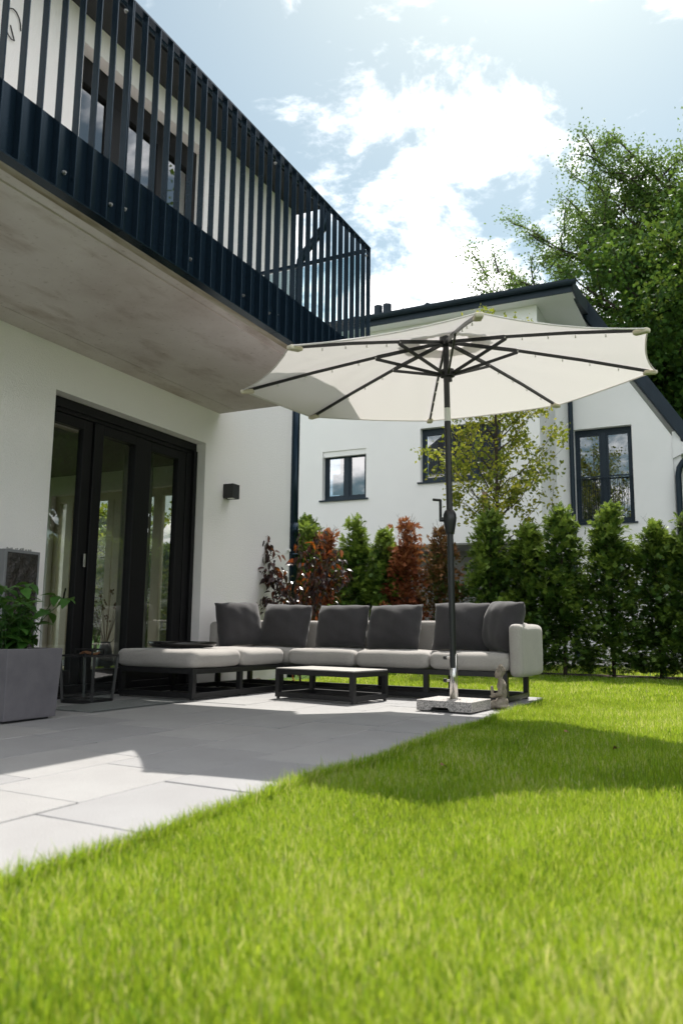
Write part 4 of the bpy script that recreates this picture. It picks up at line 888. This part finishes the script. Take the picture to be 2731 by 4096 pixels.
# ------------------------------------------------------------------ trees
def branchy(name, label, base, H, targets, seed, leafmat_, leaf_n, leaf_s, trunk_r, sub=5, sublen=1.4, spread=.5, group=None, trunk_top=.8, cat='tree', tintb=.5, wid=.36, sides=6):
    R = random.Random(seed); RN = np.random.default_rng(seed); t = thing(name, label, cat, base, 0, group)
    wood = MB(); tt = H*trunk_top; trunk = [Vector((0, 0, -.3))]+[Vector((R.uniform(-.02, .02)*H*.25, R.uniform(-.02, .02)*H*.25, tt*k/6)) for k in range(1, 7)]
    tk_ = MB(); tk_.tube(trunk, [trunk_r*(1.25 if k == 0 else (1-.13*k)) for k in range(7)], 10); tk_.build('trunk', M['bark'], t, smooth=True)
    def tp(z):
        f = max(0, min(5.999, z/tt*6)); i = int(f); return trunk[i].lerp(trunk[i+1], f-i)
    PTS = []; TN = []
    for tg in targets:
        tg = Vector(tg); hz = math.hypot(tg.x, tg.y); z0 = max(H*.12, min(tt*.98, tg.z-hz*R.uniform(.55, 1.15))); p0 = tp(z0); ctrl = p0.lerp(tg, .5)+Vector((0, 0, -.10*hz+R.uniform(-.1, .1)*hz)); L = []
        for k in range(7):
            s = k/6; L.append(p0*(1-s)**2+ctrl*2*s*(1-s)+tg*s*s+Vector((R.uniform(-1, 1), R.uniform(-1, 1), R.uniform(-1, 1)))*.03*hz*(0 < k < 6))
        rb = trunk_r*R.uniform(.22, .4); wood.tube(L, [rb*(1-.15*k) for k in range(7)], sides, cap=False)
        for k in range(sub):
            s = .35+.65*(k+R.random())/sub; f = min(5.999, s*6); i = int(f); p = L[i].lerp(L[i+1], f-i); d = Vector((R.gauss(0, 1), R.gauss(0, 1), R.gauss(.35, .7))).normalized(); d = (d+(tg-p0).normalized()*.5).normalized(); l = sublen*R.uniform(.5, 1.2)
            e = p+d*l+Vector((0, 0, .1*l)); mid = (p+e)/2+Vector((R.uniform(-.1, .1), R.uniform(-.1, .1), R.uniform(-.1, .1)))*l; wood.tube([p, mid, e], [rb*.32, rb*.2, rb*.06], 4, cap=False)
            n = int(leaf_n*R.uniform(.6, 1.4)); s_ = RN.random(n)**.6; pe = np.array(p)[None]*(1-s_[:, None])+np.array(e)[None]*s_[:, None]
            PTS.append(pe+RN.normal(0, spread, (n, 3))*(.35+.65*s_[:, None])*np.array([1, 1, .8])); TN.append(np.clip(RN.normal(tintb+R.uniform(-.18, .18), .17, n), 0, 1))
    wood.build('branches', M['bark'], t)
    P = np.concatenate(PTS); me = leaves_mesh('crown', P, leaf_s*RN.uniform(.7, 1.3, len(P)), RN, np.concatenate(TN), wid, -.15); me.materials.append(leafmat_)
    cr = lk('crown', me, t); cr['kind'] = 'stuff'; return t
def shell(n, c, r, seed, zmin=-1, inner=.45):
    R = random.Random(seed); out = []
    while len(out) < n:
        v = Vector((R.gauss(0, 1), R.gauss(0, 1), R.gauss(0, 1))).normalized()
        if v.z < zmin: continue
        f = R.uniform(inner, 1)**.6; out.append((c[0]+v.x*r[0]*f, c[1]+v.y*r[1]*f, c[2]+v.z*r[2]*f))
    return out
RA = random.Random(12)
def zmx(x): return np.interp(x, [-9.4, -8, -7, -6, -5, -4], [15.0, 15.8, 17.0, 18.6, 19.6, 20.4])
tg = shell(54, (.8, 0, 13.8), (6.4, 6, 7.0), 4, -.55)+[(x_, RA.uniform(-2.5, 2.5), zmx(x_)-RA.uniform(0, 1)**1.5*5.0) for x_ in [RA.uniform(-9.3, -3.6) for _ in range(40)]]+[(-8.6, -1, 13.2), (-9.4, -.5, 15.6), (-8.8, .5, 16.4), (-7.6, -1, 17.2), (-6.6, 0, 17.6), (-9.0, 0, 14.4), (-7.4, -1, 14.8), (-7.0, .5, 16)]
ash = branchy('ash_tree', 'tall airy ash tree with open crown behind the neighbour house', (.6, 32, 0), 24, tg, 31, M['ash'], 240, .115, .42, sub=8, sublen=1.5, spread=.30, trunk_top=.82, tintb=.5, wid=.30, group='trees behind the neighbour house')
tg = shell(80, (0, 0, 9.2), (5.0, 4.2, 5.2), 8, -.8, .3)
maple = branchy('maple_tree', 'dense dark green maple tree close behind the neighbour roof edge', (.5, 26.5, 0), 14.3, tg, 32, M['maple'], 280, .15, .30, sub=6, sublen=1.3, spread=.40, trunk_top=.8, tintb=.45, wid=.45, group='trees behind the neighbour house')
for x, y, s in ((6.2, 19.5, 1.0), (9.2, 15.0, .95), (11.5, 21, 1.15), (7.5, 26, 1.2), (14, 12, .9), (12.5, 27, 1.3)):
    c = copy_tree(maple); c.location = (x, y, 0); c.scale = (s, s, s); c.rotation_euler.z = x; tag(c, 'dense green maple beyond the side hedge opposite the house', 'tree', 'trees beyond the side hedge')
tg = []
R = random.Random(77)
for k in range(46):
    z = 2.35+3.3*(k/46); a = k*2.4; r_ = (1.22*(1-((z-3.4)/3.2)**2) if z > 3.2 else 1.0)*R.uniform(.65, 1.05); r_ = max(.12, r_); tg.append((math.cos(a)*r_, math.sin(a)*r_, z+.25))
young = branchy('young_tree', 'slender young tree with yellow green leaves standing behind the hedge', (-3.54, 13.0, 0), 6.0, tg, 33, M['young'], 34, .075, .045, sub=5, sublen=.42, spread=.10, trunk_top=.98, tintb=.55, wid=.30, sides=5)
for x_, y_, sd in ((-6.5, 9.7, 54), (-7.4, 9.9, 51), (-8.4, 9.8, 52), (-9.4, 10.0, 53), (-10.4, 10.2, 55)):
    branchy('leafy_bush', 'bright green leafy bush behind the house, glimpsed through the terrace door', (x_, y_, 0), 2.6, shell(22, (0, 0, 1.3), (.72, .6, 1.2), sd, -.95, .3), sd, M['young'], 85, .085, .03, sub=5, sublen=.35, spread=.12, cat='bush', group='bushes behind the house', tintb=.35)
m = MB(); m.tube([(0, 0, -.2), (.0, 0, 1.5), (-.02, 0, 2.9)], .048, 12); o = m.build('tree_stake', M['wood']); o.location = (-3.70, 12.95, 0)
for f in o.data.polygons: f.use_smooth = len(f.vertices) == 4
tag(o, 'peeled wooden stake supporting the young tree', 'stake')
# ------------------------------------------------------------------ neighbour house
NY = 16.5; NB = 18.2
nh = thing('neighbour_house', 'white rendered neighbour house with dark navy roof edges beyond the hedge', 'house', (-6, NY, 0)); nhi = Matrix.Translation((-6, NY, 0)).inverted()
def npart(mb, name, mt, par_=None, pm=None, **k):
    o = mb.build(name, mt, None, **k); o.parent = par_ or nh; o.matrix_parent_inverse = nhi if par_ is None else pm; return o
XS = -3.53
def wall_y(m, y0, y1, x0, x1, z0, z1, ops):
    """wall facing -y with rectangular openings, cut into strips"""
    xs_ = sorted(set([x0, x1]+[v for o in ops for v in o[:2]]))
    for a, b in zip(xs_, xs_[1:]):
        cur = z0
        for o in sorted([o for o in ops if o[0] <= a+1e-6 and o[1] >= b-1e-6], key=lambda o: o[2]):
            if o[2] > cur: m.box((a, y0, cur), (b, y1, o[2]))
            cur = o[3]
        if cur < z1: m.box((a, y0, cur), (b, y1, z1))
W1 = (-8.69, -7.55, 3.60, 4.78); W2 = (-6.21, -4.36, 3.86, 5.10)
k18 = NB/NY
W3 = (-3.13, -1.885, 2.98, 5.15)
m = MB(); wall_y(m, NY, NY+.4, -16, XS, 2.46, 7.62, [W1, W2]); m.box((XS-.4, NY+.4, 0), (XS, NB+.3, 7.60)); npart(m, 'wall', M['stucco_far'])
m = MB(); wall_y(m, NB, NB+.4, XS, -1.373, 0, 5.3, [W3]); m.prism([(-1.373, 0), (-1.05, 0), (-1.05, 4.78), (-1.373, 5.3)], 'y', NB, NB+.4); m.prism([(XS, 5.3), (-1.373, 5.3), (-3.15, 8.15), (XS, 8.15)], 'y', NB, NB+.4); npart(m, 'gable_wall', M['stucco_far'])
m = MB(); m.box((-16, NY+1.2, 0), (XS-.4, NY+1.4, 2.46)); m.box((-16, NY+.4, 2.40), (XS-.4, NY+1.4, 2.47)); npart(m, 'recessed_base', M['grey_plinth'])
m = MB(); m.box((-1.06, NB, 0), (-.9, 28, 4.9)); npart(m, 'side_wall', M['stucco_far'])
# roof over the left block: shallow, with gutter and snow guard
m = MB(); m.prism([(NY-.35, 7.66), (NY-.35, 7.84), (27, 9.6), (27, 9.4), (NY+.4, 7.62)], 'x', -16, -2.70); npart(m, 'roof', M['roof'])
m = MB()
for i in range(24): x = -15.5+i*.55; m.bar((x, NY-.3, 7.87), (x, 26, 9.465), .02, .03)
npart(m, 'roof_seams', M['navy'])
m = MB(); m.bar((-16, NY-.35, 7.66), (-2.72, NY-.35, 7.66), .03, .17); npart(m, 'fascia', M['navy'])
m = MB(); m.prism([(NY-.43+.075*math.cos(a), 7.79+.085*math.sin(a)) for a in [PI+i*PI/8 for i in range(9)]], 'x', -16, -2.62); npart(m, 'gutter', M['navy'])
m = MB(); m.box((-16, NY-.34, 7.575), (-2.72, NY+.001, 7.59)); m.box((XS+.001, NY, 7.575), (-2.76, NB, 7.59)); npart(m, 'eaves_soffit', mat('white_soffit_board', (.86, .86, .86), .7))
m = MB()
for i in range(9): m.box((-7.8+i*.62, NY-.23, 7.84), (-7.77+i*.62, NY-.17, 7.95))
m.bar((-16, NY-.2, 7.93), (-2.8, NY-.2, 7.93), .02, .02); npart(m, 'snow_guard', M['navy'])
m = MB(); m.box((-16, 15.4, -.05), (4, NY+1.2, -.03)); tag(m.build('bounce_strip', mat('pale_bounce_ground', (.45, .44, .42), .9, build=lambda t, b: bump(t, b, noise(t, 60, 4), .8, .02))), 'pale ground strip added between the hedge and the neighbour house to bounce light', kind='structure')  # added pale ground, bounces light up onto the neighbour wall and soffit
# steep roof slope over the gable, dark verge board facing the garden
m = MB(); m.prism([(-2.92, 8.36), (-.63, 4.70), (-.80, 4.58), (-3.10, 8.2)], 'y', NB-.02, 28); npart(m, 'steep_roof', M['roof'])
m = MB(); m.prism([(-2.88, 8.42), (-.60, 4.74), (-.83, 4.66), (-3.10, 8.27)], 'y', NB-.10, NB-.022); npart(m, 'verge_board', M['navy'])
m = MB(); m.prism([(-1.06, 4.72), (-.80, 4.62), (-.80, 4.42), (-1.06, 4.30)], 'y', NB-.06, NB+6); npart(m, 'eave_box', M['stucco_far'])
m = MB(); m.tube([(-.66, NB-.2, 4.62), (-.66, NB-.2, 4.45), (-.72, NB-.19, 4.30), (-.86, NB-.18, 4.18), (-.94, NB-.17, 4.06), (-.97, NB-.16, 3.9), (-.98, NB-.16, 0)], .065, 12, cap=False); npart(m, 'eaves_downpipe', M['navy'], smooth=True)
m = MB(); m.tube([(XS+.36, NB-.10, 0), (XS+.36, NB-.10, 7.5)], .055, 12); o = npart(m, 'downpipe', M['navy'])
for x, y in ((-8.14, 18.5), (-7.88, 18.5)):
    m = MB(); m.lathe([(.13, 0), (.08, .62)], 14, (x, y, 8.18)); m.lathe([(.0, .62), (.115, .62), (.115, .95), (.0, .95)], 14, (x, y, 8.18)); npart(m, 'roof_vent', M['navy'])
m = MB(); m.box((-6.88, 18.4, 8.15), (-6.54, 18.7, 8.80)); m.prism([(-6.92, 8.80), (-6.50, 8.80), (-6.71, 8.93)], 'y', 18.35, 18.75); npart(m, 'roof_hatch', M['navy'])
def nwin(name, o, y, splits, sill=True, dep=.14, blind=None):
    w_ = lk(name, None); w_.parent = nh; w_.matrix_parent_inverse = nhi; w_.location = (o[0], y+dep, o[2]); pm = Matrix.Translation((o[0], y+dep, o[2])).inverted()
    yy = y+dep; x0, x1, z0, z1 = o; fw_ = .055
    m = MB(); m.box((x0, yy, z0), (x0+fw_, yy+.07, z1)); m.box((x1-fw_, yy, z0), (x1, yy+.07, z1)); m.box((x0+fw_, yy, z1-.10), (x1-fw_, yy+.07, z1)); m.box((x0+fw_, yy, z0), (x1-fw_, yy+.07, z0+.07)); npart(m, 'window_frame', M['navy'], w_, pm)
    ed = [x0+fw_]+[v for s in splits for v in (s-.05, s+.05)]+[x1-fw_]
    for s in splits: m = MB(); m.box((s-.05, yy-.008, z0+.07), (s+.05, yy+.07, z1-.10)); npart(m, 'mullion', M['navy'], w_, pm)
    for a, b in zip(ed[::2], ed[1::2]):
        m = MB(); q_ = .05; za, zb_ = z0+.07, z1-.10
        m.box((a, yy+.01, za), (a+q_, yy+.06, zb_)); m.box((b-q_, yy+.01, za), (b, yy+.06, zb_)); m.box((a+q_, yy+.01, zb_-q_), (b-q_, yy+.06, zb_)); m.box((a+q_, yy+.01, za), (b-q_, yy+.06, za+q_)); npart(m, 'sash', M['navy'], w_, pm)
        m = MB(); m.box((a+q_-.005, yy+.035, za+q_-.005), (b-q_+.005, yy+.041, zb_-q_+.005)); npart(m, 'pane', M['glass_far'], w_, pm)
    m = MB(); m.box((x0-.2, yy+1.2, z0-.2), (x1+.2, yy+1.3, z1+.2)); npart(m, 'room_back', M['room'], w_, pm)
    if sill: m = MB(); m.box((x0-.06, y-.05, z0-.035), (x1+.06, y+dep, z0-.001)); npart(m, 'sill', M['navy'], w_, pm)
    return w_, pm
w1, p1 = nwin('window', W1, NY, [-8.10])
m = MB(); m.box((W1[0]+.01, NY+.03, W1[3]-.13), (W1[1]-.01, NY+.12, W1[3]-.001)); npart(m, 'shutter_box', M['stucco_far'], w1, p1)
m = MB()
for i in range(22): z_ = 3.75+i*.023; m.prism([(NY+.215, z_), (NY+.235, z_+.0115), (NY+.215, z_+.023)], 'x', -8.52, -8.2)
npart(m, 'pleated_blind', M['blind'], w1, p1)
def drape(x0, x1, y, z0, z1, mt, par_, pm, f=60):
    m = MB(); n_ = 40
    for i in range(n_+1):
        x = x0+(x1-x0)*i/n_; yy = y+.02*math.sin(i*f/40)+.01*math.sin(i*2.1); m.v += [(x, yy, z0), (x, yy, z1)]
    for i in range(n_): m.f.append((2*i, 2*i+2, 2*i+3, 2*i+1))
    npart(m, 'net_curtain', mt, par_, pm, smooth=True)
drape(-8.04, -7.62, NY+.30, 3.72, 4.62, M['drape'], w1, p1)
w2, p2 = nwin('window', W2, NY, [-5.60, -4.98])
drape(-6.13, -5.90, NY+.30, 3.95, 5.0, M['drape'], w2, p2); drape(-5.88, -5.35, NY+.32, 3.92, 5.0, M['bluec'], w2, p2); drape(-5.2, -4.45, NY+.33, 3.92, 5.0, M['bluec'], w2, p2)
w3, p3 = nwin('french_window', W3, NB, [-2.505])
rz0, rz1 = W3[2]+.05, W3[2]+1.05
for rz_ in (rz0, rz1): m = MB(); m.bar((W3[0]+.03, NB+.03, rz_), (W3[1]-.03, NB+.03, rz_), .02, .03); npart(m, 'railing_rail', M['navy'], w3, p3)
for i in range(13):
    x = W3[0]+.06+(W3[1]-W3[0]-.12)*i/12; m = MB(); m.tube([(x, NB+.03, rz0), (x, NB+.03, rz1)], .007, 6); npart(m, 'railing_bar', M['navy'], w3, p3)
